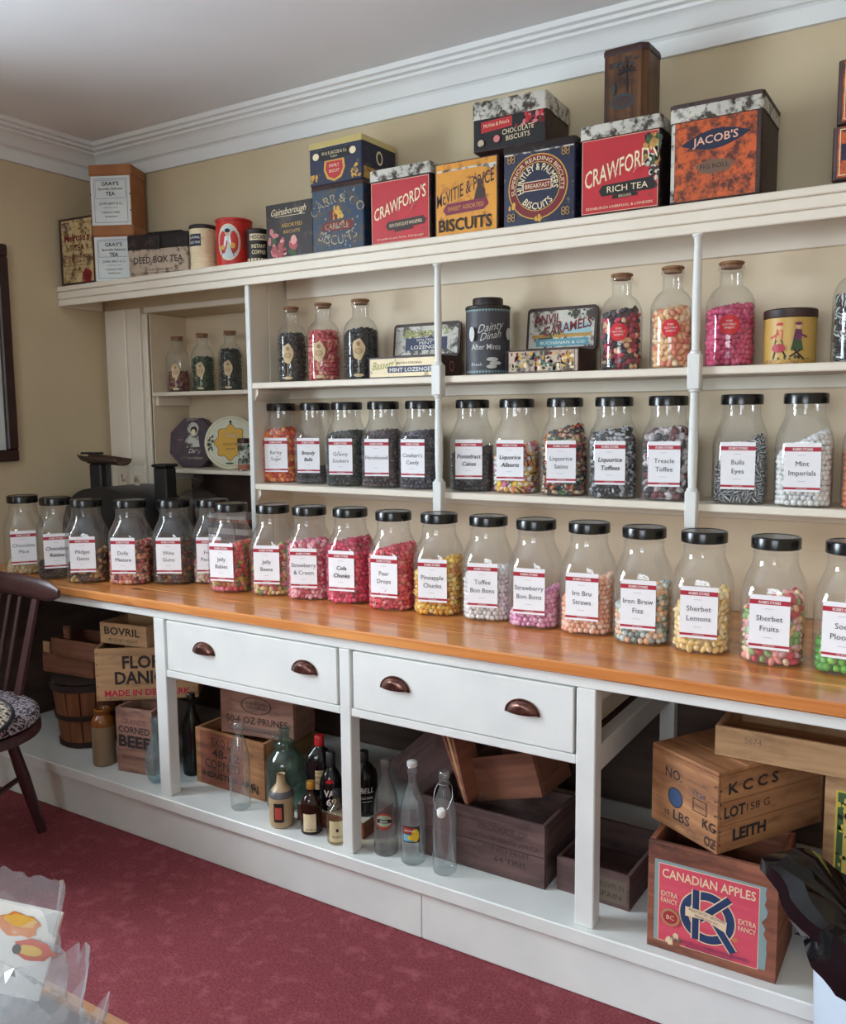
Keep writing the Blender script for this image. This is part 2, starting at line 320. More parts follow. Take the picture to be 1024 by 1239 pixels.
def spindle(x):
    o = MB(); y = YS-.012
    def blk(z0, z1, h=.0165): o.box(x-h, y-h+.004, z0, x+h, y+h+.004, z1, b=.003)
    def trn(z0, z1, rmin=.0095, rmax=.0135):
        n = 14; pr = []
        for i in range(n+1):
            t = i/n; r = rmin+(rmax-rmin)*(math.sin(PI*t)**.7 if 0 < t < 1 else 0)*(1-.55*t) ; pr.append((r, z0+(z1-z0)*t))
        pr = [(.0145, z0), (.0145, z0+.004), (.0105, z0+.008)]+[(r, z) for r, z in pr if z0+.01 < z < z1-.01]+[(.0105, z1-.008), (.0145, z1-.004), (.0145, z1)]
        o.lathe(pr, 20, x, y+.004)
    blk(1.055, 1.153, .0155); blk(1.413, 1.505, .0165)
    o.lathe([(.007, 1.028), (.011, 1.033), (.011, 1.050), (.0145, 1.055)], 20, x, y+.004)
    trn(1.153, 1.413); trn(1.505, ZT0-.001, .0085, .0125)
    return o.obj('spindle', M['white_paint'], SH, smooth=40)
for x in (1.775, 2.541, 3.31): spindle(x)
# shelves of the recess
AS = thing('recess_shelving', 'two cream shelves fitted in the cupboard recess beside the wall shelving', 'shelving', (.63, .1, .8))
AS.location = (0, 0, 0)
for z in (1.4565, 1.1435): MB().box(.274, .001, z-.016, .9935, .198, z, b=.002).obj('shelf_board', M['cream_paint'], AS)
for z in (1.43, 1.117): MB().box(.273, .016, z-.028, .288, .197, z+.0095, b=.002).obj('ledger', M['cream_paint'], AS)

# ------------------------------------------------------------ counter
CT = thing('shop_counter', 'long white painted counter base with drawers and open bays', 'counter', (0, 0, 0))
YFc = -.698; XE = 3.6
b = MB(); b.box(.02, -.718, .134, XE, -.02, .172, b=.003); b.obj('bottom_shelf', M['white_paint'], CT)
MB().box(.02, -.700, 0.001, 2.0, -.680, .1335, b=.002).obj('plinth_board', M['white_paint'], CT); MB().box(2.0015, -.700, 0.001, XE, -.680, .1335, b=.002).obj('plinth_board', M['white_paint'], CT)
MB().box(.02, YFc, .741, XE, YFc+.02, .7695, b=.002).obj('top_rail', M['white_paint'], CT)
for x0, x1 in ((1.030, 1.078), (1.748, 1.784), (2.421, 2.467)):
    MB().box(x0, YFc-.002, .1725, x1, YFc+.040, .7405, b=.0025).obj('post', M['white_paint'], CT)
    MB().box(x0+.002, -.06, .1725, x1-.002, -.022, .769, b=.002).obj('back_post', M['white_paint'], CT)
    MB().box(x0+.004, YFc+.041, .535, x1-.004, -.061, .598, b=.002).obj('cross_rail', M['white_paint'], CT)
    MB().box(x0+.004, YFc+.041, .70, x1-.004, -.061, .769, b=.002).obj('cross_rail', M['white_paint'], CT)
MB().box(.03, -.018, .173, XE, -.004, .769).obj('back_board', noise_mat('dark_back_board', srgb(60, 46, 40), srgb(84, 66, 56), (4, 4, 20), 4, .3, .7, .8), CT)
MB().box(.004, -.690, .173, .019, -.02, .769).obj('shade_board', bpy.data.materials['dark_back_board'], CT)  # added board; its dark colour stands for shade on the bay's left wall
for x0, x1 in ((1.0785, 1.7475), (1.7845, 2.4205)):
    MB().box(x0, YFc, .559, x1, YFc+.03, .581, b=.002).obj('drawer_rail', M['white_paint'], CT)
    d = MB().box(x0+.010, YFc-.003, .5835, x1-.006, YFc+.017, .738, b=.002).obj('drawer', M['white_paint'], CT)
    MB().box(x0+.014, YFc+.018, .60, x1-.012, -.12, .70).obj('drawer_box', M['cream_paint'], d)
    L = x1-x0
    for cx in ((1.247, 1.631) if x0 < 1.5 else (1.929, 2.288)):
        h = MB(); n = 14; rings = []
        # cup pull: half dome over a flat flange
        for i in range(7):
            t = PI/2*i/6; rings.append([(cx+.040*math.cos(PI*j/n)*math.cos(t*.999), YFc-.0035-.022*math.sin(t)*(1-.15*abs(math.cos(PI*j/n))), .658+.030*math.sin(PI*j/n)*math.cos(t*.55)) for j in range(n+1)])
        h.loft(rings, False, False, False)
        h.loft([[(cx+r*1.0*math.cos(PI*j/n), yy, .656+r*.8*math.sin(PI*j/n)) for j in range(n+1)] for r, yy in ((.036, YFc-.0032), (.045, YFc-.0032), (.046, YFc-.006), (.038, YFc-.008))], False, False, False)
        o = h.obj('cup_handle', M['copper'], d, smooth=60); o.modifiers.new('thick', 'SOLIDIFY').thickness = .0012
WT = thing('worktop', 'glossy orange varnished pine worktop running along the counter', 'worktop', (0, 0, 0))
ys = [-.7185, -.60, -.47, -.335, -.20, -.012]
for i in range(5):
    MB().box(.003, ys[i]+.0002, .771, XE+.02, ys[i+1]-.0002, .800, b=.0012 if i else .004).obj('board', M['pine'], WT)

# ------------------------------------------------------------ sweets: hundreds of small pieces packed inside each jar
ICO = icos(1)
def shape_ball(): return ICO[0].copy(), ICO[1], [0]*len(ICO[1])
def shape_uv(seg, rg, stripes=0, mod=1):
    v = [(0, 0, -1)]; f = []; mi = []
    for i in range(1, rg):
        t = PI*i/rg
        for j in range(seg): v.append((math.sin(t)*math.cos(2*PI*j/seg), math.sin(t)*math.sin(2*PI*j/seg), -math.cos(t)))
    v.append((0, 0, 1)); T = len(v)-1
    for j in range(seg):
        k = (j+1) % seg; c = (j//mod) % 2 if stripes else 0
        f.append((0, 1+k, 1+j)); mi.append(c)
        for i in range(rg-2): f.append((1+i*seg+j, 1+i*seg+k, 1+(i+1)*seg+k, 1+(i+1)*seg+j)); mi.append(c)
        f.append((T, 1+(rg-2)*seg+j, 1+(rg-2)*seg+k)); mi.append(c)
    return np.array(v), f, mi
def shape_box(layers=1):
    v = []; f = []; mi = []
    for k in range(layers+1):
        z = -1+2*k/layers; v += [(-1, -1, z), (1, -1, z), (1, 1, z), (-1, 1, z)]
    f.append((3, 2, 1, 0)); mi.append(0); f.append(tuple(4*layers+i for i in range(4))); mi.append(0 if layers > 1 else 0)
    for k in range(layers):
        for i in range(4): j = (i+1) % 4; f.append((4*k+i, 4*k+j, 4*k+4+j, 4*k+4+i)); mi.append(k % 2)
    return np.array(v, float), f, mi
SH_ = {'ball': (shape_ball(), (1, 1, 1), 1), 'pillow': (shape_uv(8, 5), (1.25, .9, .62), 1), 'stripe': (shape_uv(10, 5, 1), (.85, .85, 1.2), 1), 'bean': (shape_uv(7, 4), (1.35, .85, .85), 1),
       'chunk': (shape_box(), (.85, .7, .62), 0), 'allsort': (shape_box(3), (.8, .8, .75), 0), 'disc': (shape_uv(10, 4), (1.05, 1.05, .5), 1), 'wrap': (shape_uv(7, 4, 1, 2), (1.45, .75, .75), 0), 'raisin': (shape_uv(6, 4), (1.1, .9, .7), 1)}
def section(kind, z, hz):
    """inner half width and corner radius at height z"""
    if kind == 'jar':
        if z < .012: k = .052+.013*math.sqrt(max(0, 1-((.012-z)/.012)**2))
        elif z < .150: k = .065
        else: k = .065-.019*min(1, (z-.150)/.075)**1.6
        return k, .044+.004*max(0, (z-.150)/.075)
    r, hb = hz
    k = r if z < hb else r*max(.45, math.sqrt(max(0, 1-((z-hb)/(.045))**2)))
    return k, k
def around(hw, r, t):
    """point and outward angle at fraction t of a rounded square's outline"""
    s = 2*(hw-r); arc = PI/2*r; L = 4*(s+arc); d = (t % 1)*L
    for q in range(4):
        if d < s: a = PI/2*q; x, y = hw, -(hw-r)+d; ang = 0; break
        d -= s
        if d < arc: th = d/r; x, y = hw-r+r*math.cos(th), hw-r+r*math.sin(th); ang = th; break
        d -= arc
    else: x, y, ang, q = hw, -(hw-r), 0, 0
    a = PI/2*q; c, s_ = math.cos(a), math.sin(a); return x*c-y*s_, x*s_+y*c
def contents(name, label, parentthing, shape, pal, h, tilt=0, size=.0085, kind='jar', hz=None, core=None, seed=1, pair=None, rough=.45, shadow=None):
    """pack pieces behind the glass and on top of the heap; one object of loose sweets"""
    rd = np.random.default_rng(seed); (sv, sf, smi), sc, smooth = SH_[shape]; pts = []
    step = size*1.62; z = size*.9+.004; row = 0; ext = max(sc)*(1.5 if shape == 'allsort' else 1.04)
    top = lambda x: h + tilt*x/.06
    while z < h+abs(tilt):
        hw, r = section(kind, z, hz); hw -= size*ext; r = max(.004, r-size*ext); L = (4*(2*(hw-r))+2*PI*r) if kind == 'jar' else 2*PI*hw
        n = max(6, int(L/step))
        for i in range(n):
            t = (i+.5*(row % 2)+rd.uniform(-.16, .16))/n
            x, y = around(hw, r, t) if kind == 'jar' else (hw*math.cos(2*PI*t), hw*math.sin(2*PI*t))
            if z < top(x): pts.append((x, y, z+rd.uniform(-.2, .2)*size))
        z += step*.93; row += 1
    g = step*.98; hw, r = section(kind, h, hz); hw -= size*1.4; k = int(hw/g)+1
    for i in range(-k, k+1):
        for j in range(-k, k+1):
            x = (i+.5*(j % 2))*g+rd.uniform(-.2, .2)*size; y = j*g*.9+rd.uniform(-.2, .2)*size
            if (kind == 'jar' and max(abs(x), abs(y)) < hw and math.hypot(x, y) < hw*1.18) or math.hypot(x, y) < hw: pts.append((x, y, top(x)+rd.uniform(-.35, .45)*size-size*.2))
    P = np.array(pts); n = len(P); nv = len(sv)
    q = rd.normal(size=(n, 4)); q /= np.linalg.norm(q, axis=1)[:, None]; a, b, c, d = q.T
    Rm = np.stack([1-2*(c*c+d*d), 2*(b*c-a*d), 2*(b*d+a*c), 2*(b*c+a*d), 1-2*(b*b+d*d), 2*(c*d-a*b), 2*(b*d-a*c), 2*(c*d+a*b), 1-2*(b*b+c*c)], 1).reshape(n, 3, 3)
    jit = rd.uniform(.86, 1.12, size=(n, 1, 1)); base = sv[None]*np.array(sc)[None, None]*size*1.02*jit
    if shape in ('chunk', 'raisin', 'bean'): base = base*rd.uniform(.8, 1.2, size=(n, nv, 1))
    V = np.einsum('nij,nkj->nki', Rm, base)+P[:, None]
    V = V.reshape(-1, 3)
    # loops
    fl = np.array([len(f) for f in sf]); li = np.concatenate([np.array(f) for f in sf]); NL = len(li); NF = len(sf)
    mats = []; 
    for c_ in pal: mats.append(plain(srgb(*c_), rough, name='sweet_'+shape))
    npal = len(pal)
    pc = rd.integers(0, npal, size=n)
    smi = np.array(smi)
    if pair: # two-tone pieces: second tone from pair list
        for c_ in pair: mats.append(plain(srgb(*c_), rough, name='sweet_'+shape))
        p2 = npal+rd.integers(0, len(pair), size=n); MI = np.where(smi[None] == 1, p2[:, None], pc[:, None])
    else: MI = np.repeat(pc[:, None], NF, 1)
    # the heap's core
    cb = MB(); rings = []
    for zz in np.linspace(.004, h-size*.6, 7):
        hw, r = section(kind, zz, hz); hw -= size*1.5; hw = max(hw, .008)
        rings.append([(x, y, min(zz, 9) + (tilt*x/.06)*(zz/h)) for x, y, _ in rrect(hw, hw, min(hw*.999, max(.004, r-size*1.2)), 0, 3)])
    cb.loft(rings); cf = cb.f; cv = np.array(cb.v)
    c0 = core or tuple(int(x*.82) for x in pal[0]); mats.append(plain(srgb(*c0), .8, name='sweets_core'))
    me = bpy.data.meshes.new(name); tv = len(V)+len(cv); cfl = [len(f) for f in cf]; cli = np.concatenate([np.array(f) for f in cf])+len(V)
    me.vertices.add(tv); me.vertices.foreach_set('co', np.concatenate([V, cv]).astype(np.float32).ravel())
    L1 = (li[None]+(np.arange(n)*nv)[:, None]).ravel(); allL = np.concatenate([L1, cli]); me.loops.add(len(allL)); me.loops.foreach_set('vertex_index', allL.astype(np.int32))
    FL = np.concatenate([np.tile(fl, n), cfl]); me.polygons.add(len(FL)); st = np.concatenate([[0], np.cumsum(FL)[:-1]])
    me.polygons.foreach_set('loop_start', st.astype(np.int32))
    for mt in mats: me.materials.append(mt)
    me.polygons.foreach_set('material_index', np.concatenate([MI.ravel(), np.full(len(cf), len(mats)-1)]).astype(np.int32))
    if smooth: me.polygons.foreach_set('use_smooth', np.ones(len(FL), bool))
    me.update(calc_edges=True); me.validate()
    o = bpy.data.objects.new(name, me); COL.objects.link(o); o.location = parentthing.location; o.rotation_euler = parentthing.rotation_euler
    return tag(o, label, 'sweets', kind='stuff')

# ------------------------------------------------------------ plastic sweet jars
jb = MB(); J_H = .281
def jarring(z):
    hw, r = section('jar', z, None); return [(x*1.045, y*1.045, z) for x, y, _ in rrect(hw, hw, min(r, hw*.999), 0, 6)]
rings = [rrect(.040, .040, .030, .0008, 6)]+[jarring(z) for z in (.0008, .003, .006, .012, .05, .10, .145, .150)]
for z, hw in ((.160, .0676), (.170, .0664), (.180, .0642), (.190, .0611), (.200, .0572), (.209, .0534), (.217, .0502), (.224, .0482), (.230, .0475), (.243, .0470), (.2435, .0485), (.246, .0485), (.2465, .0468), (.256, .0468)):
    t = max(0, min(1, (z-.150)/.068)); r = (.046*(1-t)+hw*.999*t); rings.append([(x, y, z) for x, y, _ in rrect(hw, hw, r, 0, 6)])
jb.loft(rings, cap0=True, cap1=False); JAR_BODY = jb.mesh('jar_body', M['jar_plastic'], 50)
lb = MB(); lb.lathe([(.0505, .2545), (.0525, .2555), (.0525, .276), (.0514, .2795), (.049, .281), (.0455, .2812), (.045, .2802), (.0001, .2802)], 56, cap1=False); JAR_LID = lb.mesh('jar_lid', M['black_plastic'], 40)
FY = -.0684
pp = Ink(face_front(FY)); pp.rect(-.0415, .040, .0415, .160, M['paper']); pp.rect(-.0415, .139, .0415, .1495, M['red']); pp.rect(-.0415, .0455, .0415, .0510, M['red'])
pp.text("ROBB'S STORES", 0, .1415, .0055, M['white'], width=.045, bold=.02); pp.text("SWEET MERCHANTS", 0, .0468, .0026, M['white'], width=.025); pp.rect(-.011, .1295, .007, .1300, M['ink']); pp.rect(-.011, .066, .007, .0665, M['ink'])
JAR_LABEL = pp.b.mesh('label', pp.mats)
def sweet_jar(x, y, z, dl, lines, label, group, fill, fill_label, black=False, seed=1, look=(3.146, -2.5169)):
    phi = math.atan2(look[0]-x, -(look[1]-y)); t = thing('sweet_jar', label, 'jar', (x, y, z), phi-R(dl), group)
    link('jar_body', JAR_BODY, t); link('lid', JAR_LID, t); lab = link('label', JAR_LABEL, t)
    k = Ink(face_front(FY-.0008)); cc = M['dark'] if black else M['ink']; n = len(lines)
    for i, s_ in enumerate(lines): k.text(s_, 0, (.103 if n == 2 else .094)-.0225*i, .0122, cc, maxw=.076, bold=.012 if black else 0, slant=.2 if black else 0)
    k.obj('lettering', lab)
    if fill: contents('loose_sweets', fill_label, t, seed=seed, **fill)
    return t
G1, G2 = 'plastic sweet jars lined up on the counter', 'plastic sweet jars on the lower wall shelf'
def F(shape, pal, h, tilt=.008, size=.0085, **k): return dict(shape=shape, pal=pal, h=h, tilt=tilt, size=size, **k)
W_ = [(236, 232, 226), (224, 220, 214)]
JARS = [
 ((.262, -.607), 4, ('Chocolate', 'Mice'), F('bean', [(226, 206, 160), (206, 182, 132), (236, 222, 186)], .040, .0, .010), 'white mice shaped sweets low in the jar', 'cream coloured mice sweets'),
 ((.436, -.597), 3, ('Chocolate', 'Raisins'), F('raisin', [(50, 30, 24), (66, 40, 32), (40, 26, 22)], .052, .0, .0068), 'a shallow layer of dark raisins', 'dark chocolate raisins'),
 ((.597, -.594), 15, ('Midget', 'Gems'), F('bean', [(70, 36, 24), (168, 122, 60), (104, 40, 32), (196, 160, 96), (60, 34, 26)], .082, .028, .0085), 'brown and amber gums heaped to the right', 'brown, amber and dark red gum sweets'),
 ((.753, -.539), 24, ('Dolly', 'Mixture'), F('chunk', [(222, 130, 120), (240, 190, 170), (96, 40, 44), (206, 96, 96), (236, 170, 120)], .125, .018, .0075), 'pink and dark cubes two thirds up', 'pink, orange and dark cube sweets'),
 ((.883, -.465), 19, ('Wine', 'Gums'), F('disc', [(100, 22, 22), (60, 70, 24), (150, 90, 20), (80, 18, 30), (40, 44, 22)], .140, .012, .009, rough=.25), 'dark red, green and amber gums', 'dark red and green wine gums'),
 ((.995, -.395), 15, ('Fruit', 'Pastilles'), F('disc', [(214, 140, 160), (190, 184, 120), (220, 170, 140), (170, 70, 90), (216, 200, 170)], .085, .006, .0085), 'pale pink and yellow sugared sweets', 'sugared pastel fruit sweets'),
 ((1.150, -.470), 30, ('Jelly', 'Babies'), F('bean', [(214, 60, 76), (226, 110, 130), (180, 150, 60), (110, 110, 60), (210, 80, 50)], .140, .020, .0095), 'red, pink and olive jellies', 'dusted red, pink and yellow jelly sweets'),
 ((1.300, -.440), 20, ('Jelly', 'Beans'), F('bean', [(190, 40, 70), (200, 170, 70), (110, 140, 60), (226, 120, 140), (230, 200, 150)], .140, .024, .0085), 'red, green and yellow beans', 'red, green and yellow bean sweets'),
 ((1.440, -.431), 18, ('Strawberry', '& Cream'), F('pillow', [(232, 120, 140), (246, 190, 196), (240, 150, 166), (200, 60, 84)], .170, .006, .0085), 'pale pink sweets', 'pink and cream pillow sweets'),
 ((1.581, -.412), 25, ('Cola', 'Chunks'), F('chunk', [(206, 18, 74), (226, 40, 96), (176, 10, 56), (240, 80, 120)], .178, .012, .0085, rough=.25), 'magenta chunks nearly up to the shoulder', 'shiny magenta red chunks'),
 ((1.745, -.424), 25, ('Pear', 'Drops'), F('chunk', [(222, 34, 72), (240, 80, 100), (240, 130, 130), (200, 20, 56)], .172, .014, .0085, rough=.3), 'coral red drops', 'coral and crimson sugared drops'),
 ((1.892, -.413), 17, ('Pineapple', 'Chunks'), F('chunk', [(226, 160, 24), (240, 190, 60), (206, 130, 10), (236, 206, 110)], .140, .016, .0085, rough=.25), 'golden yellow chunks', 'golden yellow pineapple chunks'),
 ((2.044, -.405), 14, ('Toffee', 'Bon Bons'), F('ball', [(232, 226, 222), (216, 208, 208), (240, 236, 232)], .130, .012, .0080), 'white dusted balls', 'white dusted toffee balls'),
 ((2.191, -.416), 15, ('Strawberry', 'Bon Bons'), F('ball', [(232, 160, 196), (214, 130, 176), (240, 184, 210)], .070, .034, .0082), 'pink balls sloping up to the right', 'pink dusted sweet balls'),
 ((2.337, -.413), 14, ('Irn Bru', 'Straws'), F('ball', [(240, 186, 156), (236, 166, 130), (246, 206, 184)], .120, .030, .0082), 'peach coloured balls', 'peach coloured sherbet balls'),
 ((2.487, -.436), 10, ('Iron Brew', 'Fizz'), F('ball', [(150, 166, 166), (232, 176, 130), (196, 206, 200), (120, 140, 136), (236, 200, 170)], .118, .026, .0086), 'mixed blue grey and orange balls', 'blue grey and pale orange fizz balls'),
 ((2.633, -.446), 7, ('Sherbet', 'Lemons'), F('pillow', [(240, 214, 150), (246, 226, 176), (236, 200, 126)], .125, .020, .0092), 'pale yellow sweets', 'pale yellow sherbet lemons'),
 ((2.795, -.468), 7, ('Sherbet', 'Fruits'), F('pillow', [(234, 150, 140), (140, 180, 110), (240, 190, 140), (204, 60, 84), (244, 214, 180), (226, 170, 180)], .140, .020, .0098), 'pink, green and peach sweets', 'pink, green and peach fruit sherbets'),
 ((2.948, -.470), 8, ('Soor', 'Plooms'), F('ball', [(106, 180, 60), (80, 160, 50), (140, 200, 90)], .080, .006, .0105, rough=.2), 'a little heap of bright green balls', 'bright green boiled balls'),
]
for i, ((x, y), dl, ln, f, d, fl) in enumerate(JARS):
    nm = ' '.join(ln).replace('Irn Bru ', '').replace("Coultart's ", '')
    sweet_jar(x, y, .8003, dl, ln, 'clear jar on the counter labelled %s, %s' % (nm, d), G1, f, '%s in the counter jar labelled %s' % (fl, nm), ln[0] in ('Chocolate', 'Cola') and i, seed=i+1)
SJ = [
 ((1.042, -.090), 18, ('Barley', 'Sugar'), F('chunk', [(226, 78, 30), (240, 110, 50), (206, 56, 24), (246, 150, 70)], .185, .004, .009, rough=.25), 'orange red chunks', 'orange red barley sugar chunks'),
 ((1.190, -.082), 22, ('Brandy', 'Balls'), F('ball', [(44, 34, 40), (66, 50, 56), (36, 30, 34)], .052, .0, .0078), 'dark balls below the label', 'dark brown round balls'),
 ((1.352, -.112), 20, ('Granny', 'Sookers'), F('chunk', [(30, 36, 34), (44, 52, 42), (60, 66, 56)], .176, .006, .0085, rough=.3), 'black green sweets', 'black green boiled sweets'),
 ((1.503, -.115), 20, ('Horehound',), F('raisin', [(50, 34, 38), (70, 50, 52), (104, 76, 78)], .182, .006, .0085), 'dark brown sweets', 'dark brown horehound sweets'),
 ((1.645, -.105), 25, ("Coultart's", 'Candy'), F('raisin', [(46, 40, 52), (70, 62, 76), (96, 90, 104)], .180, .006, .0075), 'purple black sweets', 'purple black crumbly candy'),
 ((1.832, -.105), 10, ('Pontefract', 'Cakes'), F('disc', [(16, 15, 17), (28, 26, 28), (20, 19, 22)], .125, .010, .0080, rough=.3), 'flat black discs', 'flat black liquorice discs'),
 ((1.984, -.105), 17, ('Liquorice', 'Allsorts'), F('allsort', [(240, 196, 60), (234, 130, 170), (240, 236, 226), (232, 140, 90)], .125, .022, .0100, pair=[(20, 18, 20), (240, 236, 230)]), 'layered pink, yellow and black cubes', 'layered pink, yellow and black allsorts'),
 ((2.146, -.121), 8, ('Liquorice', 'Satins'), F('wrap', [(40, 36, 38), (200, 110, 50), (60, 110, 60), (160, 40, 44), (206, 170, 120)], .188, .018, .0090, pair=[(30, 26, 28), (210, 190, 160)], rough=.25), 'mixed satin sweets filled above the label', 'shiny mixed satin sweets, black, orange and green'),
 ((2.297, -.129), 8, ('Liquorice', 'Toffees'), F('wrap', [(40, 42, 48), (66, 68, 74), (170, 174, 180)], .184, .010, .0085, pair=[(24, 24, 28), (206, 208, 212)], rough=.2), 'black and silver wrapped toffees', 'black and silver wrapped toffees'),
 ((2.450, -.130), 7, ('Treacle', 'Toffee'), F('disc', [(222, 212, 214), (40, 32, 36), (200, 190, 192), (120, 60, 66)], .188, .006, .0115, pair=[(30, 26, 30)]), 'black and white round wrapped toffees', 'round black and white treacle toffees'),
 ((2.642, -.131), 5, ('Bulls', 'Eyes'), F('stripe', [(190, 194, 196), (170, 174, 178)], .135, .045, .0098, pair=[(24, 24, 28)], rough=.25), 'black and white striped balls', 'black and white striped humbugs'),
 ((2.798, -.142), 3, ('Mint', 'Imperials'), F('ball', [(240, 240, 238), (228, 229, 228)], .160, .030, .0082), 'pure white balls', 'round white mints'),
 ((2.952, -.135), 3, ('Orange', 'Balls'), F('ball', [(216, 110, 60), (230, 140, 90)], .150, .012, .0082), 'orange balls cut by the photo edge', 'orange balls at the right edge'),
]
for i, ((x, y), dl, ln, f, d, fl) in enumerate(SJ):
    nm = ' '.join(ln).replace('Irn Bru ', '').replace("Coultart's ", '')
    sweet_jar(x, y, ZS2+.0003, dl, ln, 'clear jar on the wall shelf labelled %s, %s' % (nm, d), G2, f, '%s in the shelf jar labelled %s' % (fl, nm), ln[0] in ('Brandy', 'Pontefract') or nm in ('Liquorice Allsorts', 'Liquorice Toffees'), seed=50+i)

# ------------------------------------------------------------ tall round glass jars with cork stoppers
def apothecary(x, y, z, r, h, label, group, fill, fl_label, kind, seed, ang=0, glassmat='glass'):
    phi = math.atan2(3.146-x, -(-2.5169-y)); t = thing('glass_jar', label, 'jar', (x, y, z), phi-ang, group)
    hb = h*.60; rn = r*.46
    pr = [(.0001, .0006), (r*.90, .0006), (r*.98, .004), (r, .010), (r, hb), (r*.97, hb+.012), (r*.88, hb+.026), (r*.72, hb+.040), (rn*1.08, hb+.050), (rn, hb+.056), (rn, h-.016), (rn*1.16, h-.013), (rn*1.16, h-.004), (rn, h-.002)]
    MB().lathe(pr, 40, cap0=False, cap1=False).obj('glass_body', M[glassmat], t, smooth=50)
    MB().lathe([(rn*.92, h-.009), (rn*.95, h), (rn*1.12, h+.0005), (rn*1.15, h+.005), (rn*1.05, h+.007)], 28).obj('stopper', M['cork'], t, smooth=40)
    F_ = face_cyl(r+.0006); k = Ink(F_)
    if kind == 'vintage':
        cre = plain(srgb(206, 186, 146), .7, name='aged_paper'); tan = plain(srgb(160, 128, 92), .7); pk = plain(srgb(176, 96, 84), .7)
        zc = h*.38; a = r*.36
        k.poly([(0, zc)]+[(a*(1+.10*math.sin(3*q*2*PI/28+1))*math.cos(q*2*PI/28), zc+h*.135*(1+.07*math.cos(5*q*2*PI/28))*math.sin(q*2*PI/28)) for q in range(28)], cre, None, [(0, i+1, (i+1) % 28+1) for i in range(28)])
        k.ell(0, zc+h*.07, a*.32, h*.03, tan, 12); k.ell(0, zc-h*.02, a*.62, h*.035, pk if seed % 3 == 0 else tan, 14); k.ell(0, zc-h*.02, a*.5, h*.024, cre, 14)
        k.text('BONBONS', 0, zc-h*.03, h*.02, pk, maxw=a); k.ell(0, h*.055, a*.8, h*.022, cre, 14); k.line(0, h*.08, 0, h*.24, .0016, cre)
    else:
        rd_ = plain(srgb(206, 30, 40), .5, name='red_sticker'); zc = h*.40
        k.ell(0, zc, r*.42, r*.42, rd_, 26)
        for i, s_ in enumerate(('PURE', 'OLD MALT', 'SWEETS')): k.text(s_, 0, zc+.007-.0085*i, .0050, M['white'], maxw=r*.62)
    k.obj('label', t)
    contents('loose_sweets', fl_label, t, kind='round', hz=(r*.955, hb-.004), seed=seed, **fill)
    return t
ga, gb, gc = 'old labelled glass jars on the recess shelf', 'old labelled glass jars at the left of the upper shelf', 'glass jars with red round stickers'
apothecary(.338, .085, 1.4567, .0480, .222, 'glass jar in the recess with brown red sweets, leftmost of three', ga, F('bean', [(120, 60, 50), (90, 50, 40), (150, 90, 70)], .082, 0, .007, core=(60, 34, 30)), 'brown red sweets in the leftmost recess jar', 'vintage', 3, .25)
apothecary(.482, .085, 1.4567, .0475, .226, 'glass jar in the recess filled with dark green sweets', ga, F('bean', [(36, 66, 32), (24, 48, 26), (50, 80, 40)], .135, 0, .007), 'dark green sweets in the middle recess jar', 'vintage', 4, .25)
apothecary(.636, .085, 1.4567, .0480, .228, 'glass jar in the recess filled to the neck with black green sweets', ga, F('bean', [(20, 28, 24), (14, 18, 18), (30, 40, 34)], .160, 0, .007), 'black green sweets in the recess jar beside the end panel', 'vintage', 5, .25)
apothecary(1.122, -.115, ZS1+.0003, .052, .252, 'tall glass jar of black olive sweets at the left end of the upper shelf', gb, F('bean', [(26, 28, 22), (16, 16, 16), (50, 46, 34)], .165, 0, .0075), 'black olive sweets in the leftmost upper shelf jar', 'vintage', 7, .3)
apothecary(1.262, -.115, ZS1+.0003, .057, .255, 'tall glass jar of pink and red sweets between two dark ones', gb, F('disc', [(214, 90, 96), (196, 50, 66), (226, 150, 130)], .165, .004, .009), 'pink and red sweets between two black jars', 'vintage', 8, .3)
apothecary(1.418, -.115, ZS1+.0003, .058, .256, 'tall glass jar of coal black sweets beside the open lozenge tin', gb, F('chunk', [(14, 14, 18), (24, 24, 30)], .160, .006, .008), 'coal black sweets beside the lozenge tin', 'vintage', 10, .15)
apothecary(2.309, -.115, ZS1+.0003, .0575, .258, 'tall glass jar of mixed pink and black sweets with red round sticker', gc, F('bean', [(214, 60, 96), (40, 34, 38), (232, 190, 150), (150, 30, 60), (60, 60, 70)], .160, .006, .0092), 'mixed pink, cream and black sweets', 'sticker', 11, .12)
apothecary(2.450, -.115, ZS1+.0003, .0568, .264, 'tall glass jar of pale peach sweets with red round sticker', gc, F('bean', [(240, 200, 150), (236, 184, 130), (230, 140, 110), (244, 216, 176)], .158, .004, .0100), 'pale peach and cream sweets', 'sticker', 12, .05)
apothecary(2.602, -.115, ZS1+.0003, .0610, .262, 'tall glass jar of bright pink sweets with red round sticker', gc, F('chunk', [(216, 70, 120), (230, 100, 146), (196, 50, 100)], .150, .004, .0085), 'bright pink small sweets', 'sticker', 13, .02)
apothecary(2.902, -.115, ZS1+.0003, .0570, .262, 'tall glass jar of black and white sweets at the right edge of the upper shelf', gb, F('stripe', [(206, 210, 206), (24, 28, 30)], .160, .004, .0095, pair=[(20, 24, 26)]), 'black and white striped sweets at the right edge', 'vintage', 14, -.15)

